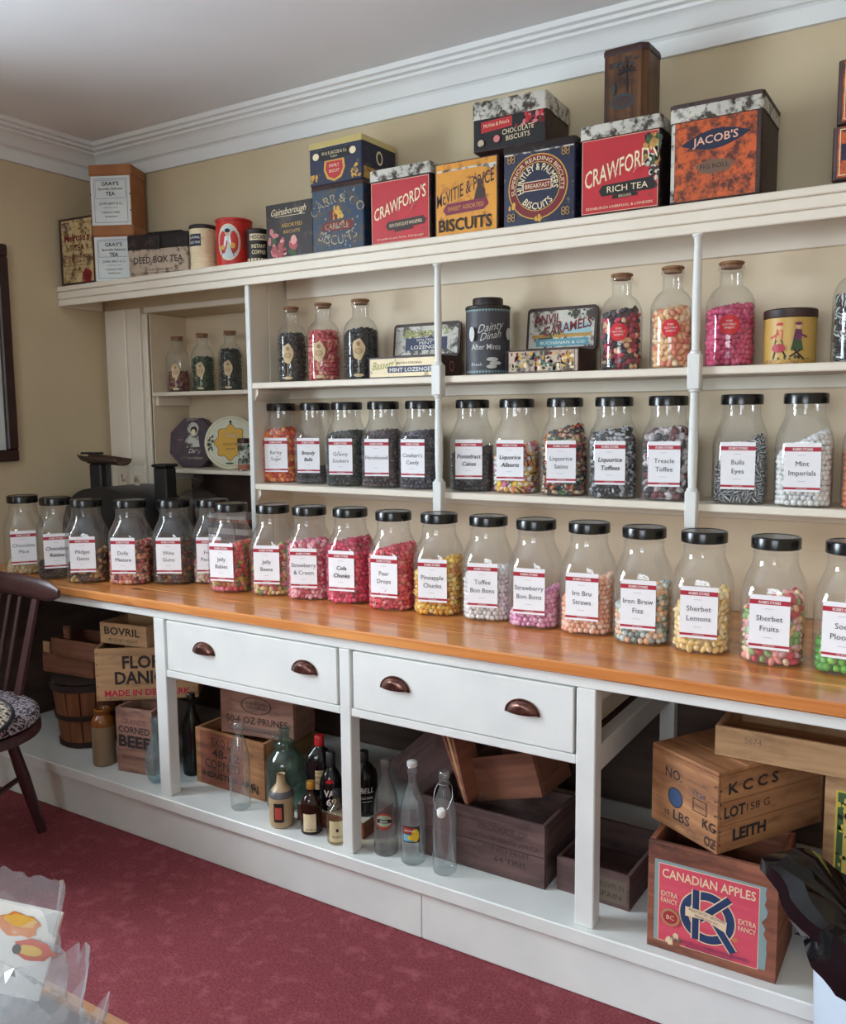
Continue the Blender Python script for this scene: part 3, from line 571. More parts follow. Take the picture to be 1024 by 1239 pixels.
# ------------------------------------------------------------ tins and boxes on the top shelf
def worn(name, c, c2=(60, 44, 34), lo=.56, hi=.62, s=26, rough=.5): return noise_mat(name, srgb(*c), srgb(*[min(255, int(q*1.12)) for q in c]), (9, 9, 9), 5, .3, .7, rough, c3=srgb(*c2), sc3=(s, s, s), lo3=lo, hi3=hi)
T = dict(black=worn('worn_black_tin', (34, 26, 26), (70, 56, 50)), bare=worn('bare_worn_tin', (188, 186, 176), (66, 58, 50), .48, .58, 34, .45), brown=worn('dark_brown_tin', (58, 38, 34), (30, 20, 18)),
         navy=worn('navy_tin', (26, 32, 58), (120, 104, 76), .60, .68, 40), blue=worn('worn_blue_tin', (30, 54, 80), (74, 66, 58), .46, .60, 36), red=worn('red_tin', (172, 32, 42), (104, 50, 46), .60, .72, 38),
         yellow=worn('mustard_tin', (200, 138, 42), (150, 84, 36), .54, .70, 34), rust=worn('rusty_orange_tin', (186, 84, 34), (84, 38, 26), .44, .60, 50), gold=worn('gold_ochre', (176, 136, 66), (110, 84, 50), .5, .7, 40), cream=worn('cream_tin', (222, 206, 170), (150, 124, 84), .6, .7, 30),
         card=noise_mat('brown_card', srgb(150, 98, 62), srgb(172, 116, 76), (12, 12, 12), 5, .3, .7, .8), label=noise_mat('pale_label', srgb(206, 214, 214), srgb(222, 228, 226), (8, 8, 8), 5, .3, .7, .7, c3=srgb(170, 160, 140), sc3=(14, 14, 14), lo3=.66, hi3=.74),
         parch=worn('crackled_parchment', (180, 160, 116), (104, 82, 52), .48, .60, 34), greyp=worn('faded_paper', (176, 158, 138), (96, 76, 66), .50, .62, 30), dred=plain(srgb(112, 26, 32), .6, name='dark_red_ink'), blue_ink=plain(srgb(70, 100, 130), .6), cr=plain(srgb(230, 214, 176), .6, name='cream_ink'), gd=plain(srgb(206, 160, 60), .5, name='gold_ink'), nv=plain(srgb(20, 28, 56), .5, name='navy_ink'), pk=plain(srgb(200, 120, 120), .6), gr=plain(srgb(60, 84, 50), .6))
T['old'] = worn('worn_gold_lettering', (160, 148, 112), (70, 66, 62), .50, .58, 60)
GT = 'old biscuit tins along the top shelf'
def tin(label, fl, w_, d, h, z, rz, body, lid, lidh=.03, over=.0018, r=.006, group=GT, name='biscuit_tin', cat='tin', lidr=None):
    c, s = math.cos(rz), math.sin(rz); x = fl[0]+c*w_/2-s*d/2; y = fl[1]+s*w_/2+c*d/2
    t = thing(name, label, cat, (x, y, z+.0003), rz, group)
    hb = h-.004; bm = MB()
    bm.loft([rrect(w_/2-.002, d/2-.002, r, 0), rrect(w_/2, d/2, r, .002), rrect(w_/2, d/2, r, hb)]); bm.obj('tin_body', body, t, smooth=40)
    if lidh:
        lm = MB(); o = over; rr = r+o
        lm.loft([rrect(w_/2+o, d/2+o, rr, h-lidh), rrect(w_/2+o+.001, d/2+o+.001, rr, h-lidh+.002), rrect(w_/2+o, d/2+o, rr, h-lidh+.004), rrect(w_/2+o, d/2+o, rr, h-.003), rrect(w_/2+o-.002, d/2+o-.002, rr, h)], cap0=False); lm.obj('lid', lid, t, smooth=35)
    t['w'] = w_; return t, Ink(face_front(-d/2)), Ink(face_right(w_/2))
ZT = ZT1
# parchment tea tin
t, k, q = tin('square tea tin with crackled parchment print and a dark frame in the corner', (.024, -.222), .190, .105, .262, ZT, R(3), T['brown'], T['brown'], 0, name='tea_tin')
k.rect(-.078, .010, .095, .250, T['parch']); k.rect(-.076, .212, -.032, .243, T['greyp']); k.frame(-.074, .214, -.034, .241, .0015, T['dred']); k.text('OLDE', -.054, .222, .009, T['dred'])
k.text("Melrose's", .008, .168, .030, T['dred'], width=.140, bold=.02); k.text('TEA', .022, .130, .024, T['dred'], width=.055, bold=.015); k.text('THE TREASURED', .008, .102, .013, T['dred'], width=.140, bold=.01)
for i in range(4): k.text('of the finest growths blended', .008, .086-.014*i, .007, T['dred'], width=.135)
k.ell(.060, .032, .026, .026, plain(srgb(140, 24, 34), .4), 22, wob=.06); k.ell(.060, .032, .017, .017, T['dred'], 16)
k.obj('front_print', t)
# two card tea boxes
def gray(label, fl, h, z, rz, w_=.165, d=.130):
    t, k, q = tin(label, fl, w_, d, h, z, rz, T['card'], T['card'], .036, .003, .003, 'brown card tea boxes with pale labels', 'tea_box', 'box')
    H = h-.038; u = w_/2-.004; k.rect(-u, .004, u, H-.004, T['label']); k.frame(-u+.012, .014, u-.012, H-.014, .0014, T['blue_ink']); k.frame(-u+.018, H*.54, u-.018, H-.020, .0010, T['blue_ink'])
    k.text("GRAY'S", 0, H-.040, .0140, M['dark'], width=.070, bold=.01); k.text('Specially Selected', 0, H-.056, .0085, M['dark'], width=.098); k.text('TEA', 0, H-.078, .0145, M['dark'], width=.036, bold=.01)
    k.text('JOHN GRAY & Co', 0, H*.42, .0085, M['ink'], width=.092); k.rect(-.028, H*.36, .028, H*.365, M['ink']); k.text('5 GEORGE STREET', 0, H*.25, .0065, M['ink'], width=.074); k.text('EDINBURGH', 0, H*.17, .0060, M['ink'], width=.048)
    for sx in (-1, 1):
        for vv in (.3, .62): k.ell(sx*(u+.001), H*vv, .003, .003, T['brown'], 8)
    k.obj('label', t); return t
gray("brown card tea box with pale label, standing on the shelf under its twin", (.226, -.217), .212, ZT, R(24))
gray("brown card tea box with pale label, stacked on top of its twin in the corner", (.214, -.212), .230, ZT+.2125, R(26))
# deed box
t, k, q = tin('low deed box shaped tea tin with a black lid and brown paper side', (.408, -.205), .262, .10, .158, ZT, R(13), T['greyp'], T['black'], .055, .003, .004, name='tea_tin')
k.text('DEED BOX TEA', 0, .052, .024, M['dark'], width=.215, bold=.012); k.text('finest blended', 0, .024, .010, T['brown'], width=.12); k.rect(-.12, .016, .12, .0175, T['brown']); k.obj('front_print', t)
b = MB(); b.box(-.030, -.062, .100, .018, -.0535, .150, b=.003); b.box(-.022, -.068, .108, .008, -.0622, .132, b=.003); b.obj('clasp', T['black'], t)
b = MB(); b.tube([(-.09, 0, .158), (-.09, 0, .166), (-.07, 0, .172), (.07, 0, .172), (.09, 0, .166), (.09, 0, .158)], .004, 8); b.obj('handle', T['black'], t, smooth=40)
# round tins
def round_tin(label, x, y, z, r, h, body, lid, lidh, ribs=(), group=None, name='round_tin', seg=44, rl=None, z0=0):
    t = thing(name, label, 'tin', (x, y, z+.0003), math.atan2(3.146-x, 2.5169+y), group); pr = [(r-.003, 0), (r, .002)]
    for zz in ribs: pr += [(r, zz-.004), (r-.0018, zz-.002), (r-.0018, zz+.002), (r, zz+.004)]
    pr += [(r, h-lidh-.001)]; MB().lathe(pr, seg).obj('tin_body', body, t, smooth=50)
    rl = rl or r+.0015; MB().lathe([(rl-.001, h-lidh), (rl, h-lidh+.002), (rl, h-.003), (rl-.003, h), (rl-.006, h-.002), (.0001, h-.002)], seg, cap1=False).obj('lid', lid, t, smooth=40)
    return t, Ink(face_cyl(r))
t, k = round_tin('cream dried milk tin with navy panel beside the deed box', .762, -.165, ZT, .0475, .158, T['cream'], T['black'], .014, [.020+.009*i for i in range(5)])
k.rect(-.062, .082, -.008, .124, T['nv'], 8); k.text('NATIONAL', -.035, .108, .0085, M['white'], width=.048); k.text('DRIED MILK', -.035, .091, .0085, M['white'], width=.050); k.obj('front_print', t)
t, k = round_tin('red round tin with a pale oval picture of a woman', .905, -.155, ZT, .0635, .162, plain(srgb(190, 34, 26), .4, name='red_enamel'), plain(srgb(190, 34, 26), .4), .010)
bl = plain(srgb(190, 206, 206), .5); k.ell(-.022, .078, .043, .062, T['cr'], 30); k.ell(-.022, .078, .039, .058, bl, 30)
k.ell(-.024, .110, .008, .010, plain(srgb(214, 170, 140), .6), 14); k.ell(-.024, .117, .010, .007, M['dark'], 12); k.poly([(-.040, .062), (-.010, .062), (-.014, .098), (-.034, .098)], M['white']); k.poly([(-.052, .030), (-.002, .030), (-.010, .066), (-.040, .066)], T['dred']); k.ell(-.044, .060, .010, .008, T['gd'], 12); k.ell(-.006, .066, .009, .010, T['gd'], 12)
k.ell(.032, .085, .007, .032, plain(srgb(150, 50, 44), .5), 14); k.obj('front_print', t)
t, k = round_tin('small black and cream instant coffee tin beside the flowered box', 1.012, -.150, ZT, .0400, .118, plain(srgb(34, 24, 22), .45, name='dark_brown_enamel'), plain(srgb(34, 24, 22), .45), .010)
k.rect(-.05, .006, .05, .018, T['cr'], 8); k.rect(-.05, .108, .05, .111, T['cr'], 8); k.rect(-.032, .078, .032, .100, T['cr'], 6); k.text('NESCAFE', 0, .083, .0125, M['dark'], width=.055, bold=.02); k.text('INSTANT', 0, .052, .0125, T['cr'], width=.050, bold=.02); k.text('COFFEE', 0, .032, .0125, T['cr'], width=.048, bold=.02); k.obj('front_print', t)
# flowered box
t, k, q = tin('thin black box painted with pink flowers and cream script', (1.098, -.205), .200, .09, .186, ZT-.004, 0, T['black'], T['black'], 0, r=.003, name='flowered_box', cat='box')
k.text('Gainsborough', -.004, .146, .022, T['cr'], width=.150, slant=.35, rise=.03); k.text('ASSORTED', .012, .104, .012, T['gd'], width=.090); k.text('BISCUITS', .012, .084, .010, T['gd'], width=.070); k.rect(-.06, .139, .07, .1405, T['cr'])
k.blots(-.070, .012, .030, .062, 26, .011, [T['pk'], plain(srgb(170, 80, 84), .6), T['gr'], plain(srgb(220, 160, 150), .6)], 4); k.blots(-.085, .055, -.055, .095, 9, .010, [T['pk'], T['gr']], 5); k.obj('front_print', t)
# blue Carlisle tin
t, k, q = tin('worn blue biscuit tin with arched lettering, under the navy square tin', (1.298, -.208), .206, .20, .214, ZT-.004, 0, T['blue'], T['brown'], .016)
k.text('CARR & CO', 0, 0, .028, T['old'], arc=(.125, PI/2), layer=3); k.b.v = [(x, y, z+.030) for x, y, z in k.b.v]
k.text('CARLISLE', -.002, .074, .018, T['old'], width=.095, layer=4, bold=.01); k.poly([(-.066, .083), (-.052, .068), (.052, .068), (.066, .083), (.052, .097), (-.052, .097)], T['dred'], 2)
k.text('BISCUITS', 0, .185, .030, T['old'], arc=(-.160, -PI/2), layer=3); k.blots(-.024, .110, .024, .142, 16, .008, [T['gd'], T['dred'], T['gd']], 9); k.blots(-.09, .01, .09, .19, 40, .0035, [T['old'], T['navy'], plain(srgb(110, 140, 150), .6)], 3); k.obj('front_print', t)
# navy Jacob tin on top
t, k, q = tin('navy square tin with red shield, sitting on the worn blue tin', (1.292, -.208), .212, .185, .134, ZT+.2105, R(-1), T['navy'], plain(srgb(196, 178, 116), .5), .020)
k.poly([(-.074, .090), (-.064, .076), (.056, .076), (.066, .090), (.056, .106), (-.064, .106)], M['dark']); k.ell(-.078, .090, .013, .011, T['cr'], 12); k.ell(.070, .090, .013, .011, T['cr'], 12); k.text('W & R JACOB & Co', -.004, .090, .0105, T['cr'], width=.100); k.text('DUBLIN', -.004, .080, .0055, T['cr'])
k.poly([(-.042, .072), (.036, .072), (.040, .044), (.026, .016), (-.003, .006), (-.032, .016), (-.046, .044)], T['gd']); k.poly([(-.035, .068), (.029, .068), (.032, .044), (.020, .022), (-.003, .013), (-.026, .022), (-.038, .044)], plain(srgb(176, 34, 38), .5)); k.text('FAMILY', -.003, .050, .010, T['cr'], width=.040); k.text('BISCUIT', -.003, .034, .009, T['cr'], width=.040)
k.blots(-.098, .008, -.070, .035, 8, .006, [T['gd'], T['gold']], 6); k.blots(.064, .010, .096, .046, 10, .006, [T['gd'], T['gold']], 7); k.blots(-.100, .1145, .100, .129, 50, .0030, [M['dark']], 8); k.obj('front_print', t)
q.rect(-.085, .004, .085, .040, T['gold']); q.ell(0, .078, .018, .022, T['cr'], 20); q.ell(0, .078, .011, .015, T['nv'], 16); q.line(-.06, .03, .07, .006, .003, T['brown']); q.blots(-.085, .116, .085, .129, 26, .003, [M['dark']], 2); q.obj('side_print', t)
# red Crawford's tins
def red_tin(label, fl, w_, h, kind, rz=0, z=ZT, d=.195):
    t, k, q = tin(label, fl, w_, d, h, z, rz, T['black'], T['bare'], .036 if kind == 1 else .034, .002)
    u = w_/2-.004; H = h-.038; k.rect(-u, .004, u, H, T['red']); k.frame(-u+.001, .005, u-.001, H-.001, .001, T['cr'])
    if kind == 0:
        k.text("CRAWFORD'S", .000, H-.088, .036, T['cr'], width=.188, rise=.30, bold=.01); k.poly([(-.052, .052), (-.040, .040), (.088, .048), (.094, .060), (.084, .072), (-.044, .066)], plain(srgb(60, 40, 38), .6)); k.text('RICH CHOCOLATE WHOLEMEAL', .022, .051, .010, T['cr'], width=.118, rise=.04); k.poly([(-.02, .034), (.05, .038), (.046, .046), (-.016, .043)], plain(srgb(60, 40, 38), .6)); k.text('Crawford and Sons, Edinburgh', .0, .014, .006, T['cr'], width=.17)
    else:
        k.text("CRAWFORD'S", .003, H-.100, .044, T['cr'], width=.196, rise=.26, bold=.01); k.poly([(-.056, .060), (-.048, .046), (.092, .048), (.098, .062), (.088, .080), (-.046, .074)], M['dark']); k.text('RICH TEA', .022, .054, .016, T['cr'], width=.110); k.poly([(-.020, .036), (.052, .038), (.048, .047), (-.016, .046)], M['dark']); k.text('BISCUITS', .016, .0385, .006, T['cr']); k.text('EDINBURGH LIVERPOOL & LONDON', 0, .014, .0065, T['cr'], width=.18)
        k.blots(.070, .110, .104, .182, 34, .009, [T['gold'], T['brown'], T['gr'], T['bare']], 5); k.blots(.084, .050, .104, .110, 14, .006, [T['brown'], T['bare']], 6)
    for a in (-1, 1):
        for i in range(4): k.line(.02*a+.02, .092, .02*a+.02+a*(.010+.006*i), .112+.006*(i % 2), .0012, T['pk'])
    k.obj('front_print', t)
red_tin('red biscuit tin with bare metal lid and dark chocolate banner, left of the mustard tin', (1.530, -.208), .218, .226, 0)
red_tin('red biscuit tin with bare metal lid and rich tea banner, carrying the tall octagonal tin', (2.222, -.208), .216, .233, 1, z=ZT+.004)
# mustard tin with stag
t, k, q = tin('mustard yellow biscuit tin with a stag and purple ribbon', (1.762, -.208), .212, .195, .213, ZT, 0, T['brown'], T['brown'], 0)
k.rect(-.099, .004, .101, .206, T['yellow']); k.poly([(-.095, .189), (.100, .189), (.100, .180), (.088, .174), (.05, .184), (-.095, .184)], T['bare']); k.text('McVITIE & PRICE', -.002, .112, .036, T['brown'], width=.190, rise=.30, bold=.012)
pu = plain(srgb(120, 34, 60), .5); k.poly([(-.075, .076), (-.066, .060), (.060, .064), (.076, .078), (.068, .096), (-.062, .092)], pu); k.text('SWEET ASSORTED', 0, .072, .012, T['yellow'], width=.120, rise=.03)
k.poly([(.028, .094), (.066, .096), (.064, .120), (.056, .130), (.038, .130), (.034, .118)], T['brown']); k.ell(.047, .138, .009, .013, T['brown'], 12)
for a in (-1, 1): k.line(.047+a*.006, .146, .047+a*.026, .160, .003, T['brown']); k.line(.047+a*.016, .153, .047+a*.014, .168, .0022, T['brown']); k.line(.047+a*.024, .158, .047+a*.036, .156, .0022, T['brown'])
k.text('BISCUITS', -.002, .014, .034, M['dark'], width=.176, bold=.02); k.obj('front_print', t)
# navy Huntley tin
t, k, q = tin('navy tin with ringed cream lettering beneath the leaning chocolate tin', (1.990, -.208), .216, .195, .222, ZT, 0, T['navy'], T['black'], .020)
cx, cy = -.002, .103; k.rect(-.104, .196, .104, .2, T['bare']); k.ring(cx, cy, .0, .088, T['gd'], sx=1.02); k.ring(cx, cy, 0, .085, T['dred'], sx=1.02); k.ring(cx, cy, 0, .066, T['gd'], sx=1.02); k.ring(cx, cy, 0, .064, T['nv'], sx=1.02)
k.text('HUNTLEY & PALMERS', cx, cy, .0185, T['cr'], arc=(.0435, PI/2+.05), bold=.01, layer=9, width=.158); k.text('BISCUITS', cx, cy, .0185, T['cr'], arc=(-.062, -PI/2), bold=.01, layer=9, width=.105); k.text('SUPERIOR READING BISCUITS', cx, cy, .011, T['cr'], arc=(.0695, PI/2), layer=9, width=.25)
k.ring(cx, cy, 0, .036, T['nv'], layer=7); k.rect(-.046, .092, .040, .118, T['cr'], layer=10); k.rect(-.044, .094, .038, .116, T['dred'], layer=11); k.text('BREAKFAST', cx, .099, .012, T['cr'], width=.074, layer=12)
for sx in (-1, 1):
    for vy in (.022, .180):
        for j in range(4): k.ring(sx*(.088-.012*(j % 2)), vy+.010*(j//2), .004, .006, T['gold'], 12)
k.blots(-.012, .012, .012, .024, 6, .005, [T['gd']], 3); k.blots(-.088, .05, -.066, .064, 5, .005, [T['gd']], 5); k.obj('front_print', t)
# leaning chocolate tin across two tins
t, k, q = tin('dark floral chocolate biscuit tin with bare metal lid, resting across two tins', (1.893, -.208), .222, .185, .138, ZT+.2225, R(3), T['brown'], T['bare'], .050, .002)
k.rect(-.108, .004, .108, .088, M['dark']); k.poly([(-.085, .050), (.010, .058), (.010, .086), (-.085, .080)], plain(srgb(176, 36, 40), .5)); k.text("McVitie & Price's", -.038, .066, .010, T['cr'], width=.078, rise=.06); k.text('CHOCOLATE', .028, .040, .014, T['cr'], width=.095, rise=.06); k.text('BISCUITS', .028, .022, .013, T['cr'], width=.072, rise=.06)
k.blots(.020, .055, .105, .086, 22, .006, [plain(srgb(190, 40, 50), .5), T['pk'], T['dred']], 2); k.ell(-.035, .028, .010, .010, T['pk'], 12); k.ell(-.084, .022, .010, .010, T['greyp'], 12); k.obj('front_print', t)
# tall octagonal tin
def tall_tin():
    x, y, z = 2.338, -.135, ZT+.2385; t = thing('tall_tin', 'tall narrow bronze tin with dark palm pictures, topmost above the red rich tea tin', 'tin', (x, y, z), R(0), GT)
    ring = lambda k, zz: [(a*k, b_*k, zz) for a, b_ in ((-.060, -.052), (.040, -.055), (.056, -.043), (.060, .040), (.048, .052), (-.048, .055), (-.060, .042))]
    st = noise_mat('bamboo_tin', srgb(72, 44, 28), srgb(110, 74, 40), (70, 70, 3), 4, .35, .65, .4, c3=srgb(48, 30, 24), sc3=(8, 8, 8), lo3=.52, hi3=.66)
    MB().loft([ring(1, 0), ring(1.012, .003), ring(1, .006), ring(1, .178)]).obj('tin_body', st, t, smooth=20)
    MB().loft([ring(1.02, .171), ring(1.03, .174), ring(1.03, .182), ring(.98, .190), ring(.82, .194)], cap0=False).obj('lid', T['brown'], t, smooth=20)
    k = Ink(lambda u, v, n: (u, -.0533-.001-n-.03*(u+.01)*0, v)); tl = plain(srgb(44, 58, 60), .5); k.ell(-.010, .052, .032, .020, tl, 22); k.ell(-.010, .052, .026, .014, T['brown'], 20); k.line(.004, .070, .002, .125, .003, M['dark'])
    for a in range(7): k.line(.002, .125, .002+.026*math.cos(PI*a/6), .122+.018*math.sin(PI*a/6), .004, M['dark'])
    k.ell(-.034, .085, .006, .014, tl, 10); k.blots(-.045, .14, .03, .16, 8, .006, [T['brown'], tl], 5); k.obj('front_print', t)
tall_tin()
# rusty orange tin
t, k, q = tin('large rusty orange tin with a navy eye shaped badge and peeling lid', (2.464, -.208), .222, .205, .234, ZT+.005, 0, T['brown'], T['bare'], .036, .002)
tp = MB(); tp.loft([rrect(.114, .1055, .008, .232), rrect(.1145, .106, .008, .240), rrect(.110, .102, .008, .243)]); tp.obj('lid_top', T['brown'], t, smooth=35)
k.rect(-.109, .006, -.100, .196, T['bare']); k.rect(-.099, .004, .098, .196, T['rust']); n = 16; e = [(-.086+.172*i/n, .146+.024*math.sin(PI*i/n)+.012*(i/n-.5)) for i in range(n+1)]+[(.086-.172*i/n, .146-.024*math.sin(PI*i/n)+.012*(.5-i/n)) for i in range(1, n)]
k.poly(e, T['nv'], None, [tuple(range(len(e)))]); k.text("JACOB'S", 0, .138, .019, plain(srgb(226, 176, 150), .5), width=.110, rise=.07, bold=.01); k.ell(.0, .080, .046, .017, plain(srgb(112, 84, 66), .6), 18, wob=.1); k.text('FIG ROLL', 0, .076, .011, M['dark'], width=.070); k.text('21', 0, .048, .012, M['dark']); k.obj('front_print', t)
# two orange boxes cut by the right edge
for lab, fl, h, z in (('orange tin with navy band at the right end of the top shelf, lower of two', (2.842, -.208), .124, ZT+.010), ('orange tin with pale outline, upper of two at the right end of the top shelf', (2.848, -.208), .146, ZT+.1345)):
    t, k, q = tin(lab, fl, .20, .17, h, z, 0, T['brown'], T['brown'], 0, r=.012); k.rect(-.088, .006, .092, h-.006, T['rust']); k.frame(-.084, .010, .088, h-.010, .002, T['cr']); k.rect(-.080, h*.35, .084, h*.65, T['nv']); k.obj('front_print', t)

# ------------------------------------------------------------ tins on the upper wall shelf
def hinged_tin(label, x0, w_, tx0, tw, th, art, body):
    """flat tin standing open: box in front, lid leaning back behind it"""
    t = thing('lozenge_tin' if art else 'caramel_tin', label, 'tin', (x0+w_/2, -.122, ZS1+.0003)); d = .13; h = .066; b = MB()
    for q in ((-w_/2, -d/2, 0, w_/2, d/2, .003), (-w_/2, -d/2, .0035, w_/2, -d/2+.003, h), (-w_/2, d/2-.003, .0035, w_/2, d/2, h), (-w_/2, -d/2+.0035, .0035, -w_/2+.003, d/2-.0035, h), (w_/2-.003, -d/2+.0035, .0035, w_/2, d/2-.0035, h)): b.box(*q)
    b.obj('tin_box', body, t)
    tilt = R(-7); cx = tx0+tw/2-(x0+w_/2); L = thing('x', '', '', (0, 0, 0)); bpy.data.objects.remove(L)
    lm = MB(); lm.loft([[(x+cx, yy, y+th/2) for x, y, _ in rrect(a, c, .012, 0)] for a, c, yy in ((tw/2, th/2, 0), (tw/2, th/2, .010), (tw/2-.003, th/2-.003, .012))]); l = lm.obj('open_lid', T['brown'], t, smooth=35, loc=(0, d/2-.012, h+.002), rot=(tilt, 0, 0))
    k = Ink(lambda u, v, n: (u+cx, -n, v)); f = Ink(face_front(-d/2)); s = Ink(face_right(w_/2)); tw2 = tw/2-.008
    if art:
        sil = T['bare']; k.rect(-tw2, .010, tw2, th-.010, sil); ol = plain(srgb(150, 150, 60), .5); k.text("Bassett's", -.002, th-.042, .026, ol, width=.170, slant=.3, rise=.04, bold=.015); k.rect(-.078, .024, .080, .064, plain(srgb(34, 44, 78), .5)); k.text('EXTRA STRONG', 0, .053, .008, M['white'], width=.07); k.text('MINT', 0, .042, .0095, M['white'], width=.05); k.text('LOZENGES', 0, .028, .0115, M['white'], width=.110, bold=.01); k.line(-.08, .022, -.1, .012, .002, M['dark']); k.line(.08, .022, .1, .012, .002, M['dark'])
        f.rect(-w_/2+.003, .003, w_/2-.003, h-.004, T['cream']); f.text("Bassett's", -w_/2+.060, .030, .024, ol, width=.095, slant=.3, rise=.08, bold=.015); f.rect(-.062, .016, .120, .036, plain(srgb(34, 44, 78), .5)); f.text('MINT LOZENGES', .026, .019, .012, M['white'], width=.160, bold=.01); f.text('EXTRA STRONG', .02, .042, .007, M['dark'], width=.09); f.frame(-w_/2+.003, .003, w_/2-.003, h-.004, .0012, T['brown']); s.ring(0, .033, .012, .016, T['pk'], 20)
    else:
        sky = plain(srgb(150, 190, 196), .4); k.rect(-tw2, .010, tw2, th-.010, T['bare']); k.rect(-tw2+.024, .014, tw2-.016, .036, plain(srgb(90, 150, 160), .4)); k.rect(0, .040, tw2-.010, .080, sky); k.rect(-tw2+.01, .040, tw2-.008, .050, T['gold']); k.text('ANVIL', -.045, th-.048, .028, T['dred'], width=.085, rise=.05, bold=.02); k.text('CARAMELS', .020, th-.074, .028, T['dred'], width=.150, rise=.16, bold=.02); k.text('BUCHANAN & CO', .006, .020, .009, M['white'], width=.14); k.blots(-.05, .04, .02, .056, 9, .005, [T['gr'], T['gold']], 3); k.blots(.02, .1, .08, .12, 6, .004, [T['gr']], 4)
        f.rect(-w_/2+.003, .003, w_/2-.003, h-.004, T['greyp']); f.blots(-w_/2+.012, .008, w_/2-.012, h-.010, 110, .0052, [T['dred'], T['gr'], T['brown'], T['gd'], T['cr'], plain(srgb(70, 110, 110), .5)], 8); f.frame(-w_/2+.003, .003, w_/2-.003, h-.004, .0016, T['brown'])
    k.obj('lid_print', l); f.obj('front_print', t); s.obj('side_print', t) if art else None
hinged_tin('open mint lozenge tin in silver and cream with green script, lid leaning back', 1.500, .268, 1.513, .252, .112, 1, T['brown'])
hinged_tin('open caramel tin with dark red lettering and blue scene inside its lid', 1.995, .218, 1.996, .222, .130, 0, T['brown'])
t, k = round_tin('dark grey round sweet tin with raised black cap between the two open tins', 1.893, -.118, ZS1, .0665, .205, plain(srgb(66, 66, 72), .5, name='slate_tin'), T['black'], .010)
MB().lathe([(.046, .204), (.046, .226), (.044, .229), (.0001, .229)], 36, cap1=False).obj('cap', T['black'], t, smooth=40)
for zz in (.010, .190):
    for j in range(22): k.ell(-.10+.0095*j, zz, .004, .004, plain(srgb(120, 150, 150), .5), 8, layer=2)
lg = plain(srgb(196, 200, 196), .5); k.text('Dainty', .006, .128, .024, lg, width=.068, slant=.3, rise=.2); k.text('Dinah', .006, .104, .022, lg, width=.055, slant=.3, rise=.2); k.text('After Mints', -.006, .074, .016, lg, width=.080, bold=.01); k.ell(-.046, .120, .009, .022, lg, 12); k.ell(.012, .045, .016, .006, lg, 12); k.ell(.020, .034, .016, .006, lg, 12); k.ell(.010, .024, .014, .006, lg, 12); k.text('Fresh', -.030, .026, .010, lg); k.ell(.062, .12, .010, .018, lg, 12); k.obj('front_print', t)
t, k = round_tin('yellow round tin with two dancing figures and brown lid on the upper shelf', 2.748, -.105, ZS1, .0625, .138, plain(srgb(196, 160, 84), .45, name='ochre_tin'), T['brown'], .022)
def figure(u, c1, c2, s): # small dancing figure
    k.poly([(u-.011, .058), (u+.009, .060), (u+.010, .084), (u-.006, .086)], c1); k.poly([(u-.016, .034), (u+.014, .034), (u+.009, .060), (u-.010, .060)], c2); k.ell(u+.001, .092, .006, .007, plain(srgb(220, 180, 140), .6), 12); k.ell(u+.001, .099, .009, .004, c1, 12)
    k.line(u-.008, .036, u-.014*s, .014, .004, M['dark']); k.line(u+.008, .036, u+.018*s, .018, .004, M['dark']); k.line(u, .076, u-.022*s, .066, .005, c1)
figure(-.026, plain(srgb(186, 50, 40), .5), T['gr'], 1); figure(.018, plain(srgb(110, 50, 90), .5), T['gr'], -1); k.ell(-.026, .040, .017, .011, plain(srgb(170, 50, 60), .5), 12); k.rect(-.07, .004, .07, .012, T['gold'], 8); k.blots(-.05, .006, .05, .020, 12, .004, [T['gr'], T['brown']], 3); k.obj('front_print', t)

# ------------------------------------------------------------ recess lower shelf
def disc_tin(name, label, x, y, r, n, body, face, rz, tilt, art):
    t = thing(name, label, 'tin', (x, y, 1.1437), 0, None, rot=(tilt, 0, rz)); a0 = PI/n
    def rg(rr, yy): return [(rr*math.sin(2*PI*j/n+a0), yy, r*math.cos(PI/n if n < 12 else 0)+rr*math.cos(2*PI*j/n+a0)) for j in range(n)]
    MB().loft([rg(r, .0), rg(r, .045), rg(r-.004, .048)]).obj('tin_body', body, t, smooth=30)
    MB().loft([rg(r+.001, .012), rg(r+.001, -.004), rg(r-.004, -.008), rg(r-.010, -.0075)]).obj('lid', face, t, smooth=30)
    k = Ink(lambda u, v, q: (u, -.008-q, r+v)); art(k, r); k.obj('front_print', t)
def art1(k, r):
    sil = T['bare']; k.ell(0, .048, .026, .030, sil, 18, wob=.05); k.ell(.004, .044, .016, .016, M['dark'], 14); k.ell(.002, .036, .010, .013, T['cr'], 14); k.poly([(-.030, -.030), (.034, -.026), (.026, .022), (-.014, .026), (-.034, .0)], sil); k.text('Dairy', .012, -.052, .018, sil, slant=.3, width=.055, bold=.02); k.text('Chocolates', .0, -.078, .013, T['greyp'], slant=.3, width=.10); k.text('QUALITY', -.005, .086, .010, sil, width=.06); k.text('STREET', -.058, .0, .006, T['pk'])
    k.b.v = [tuple(v) for v in k.b.v]
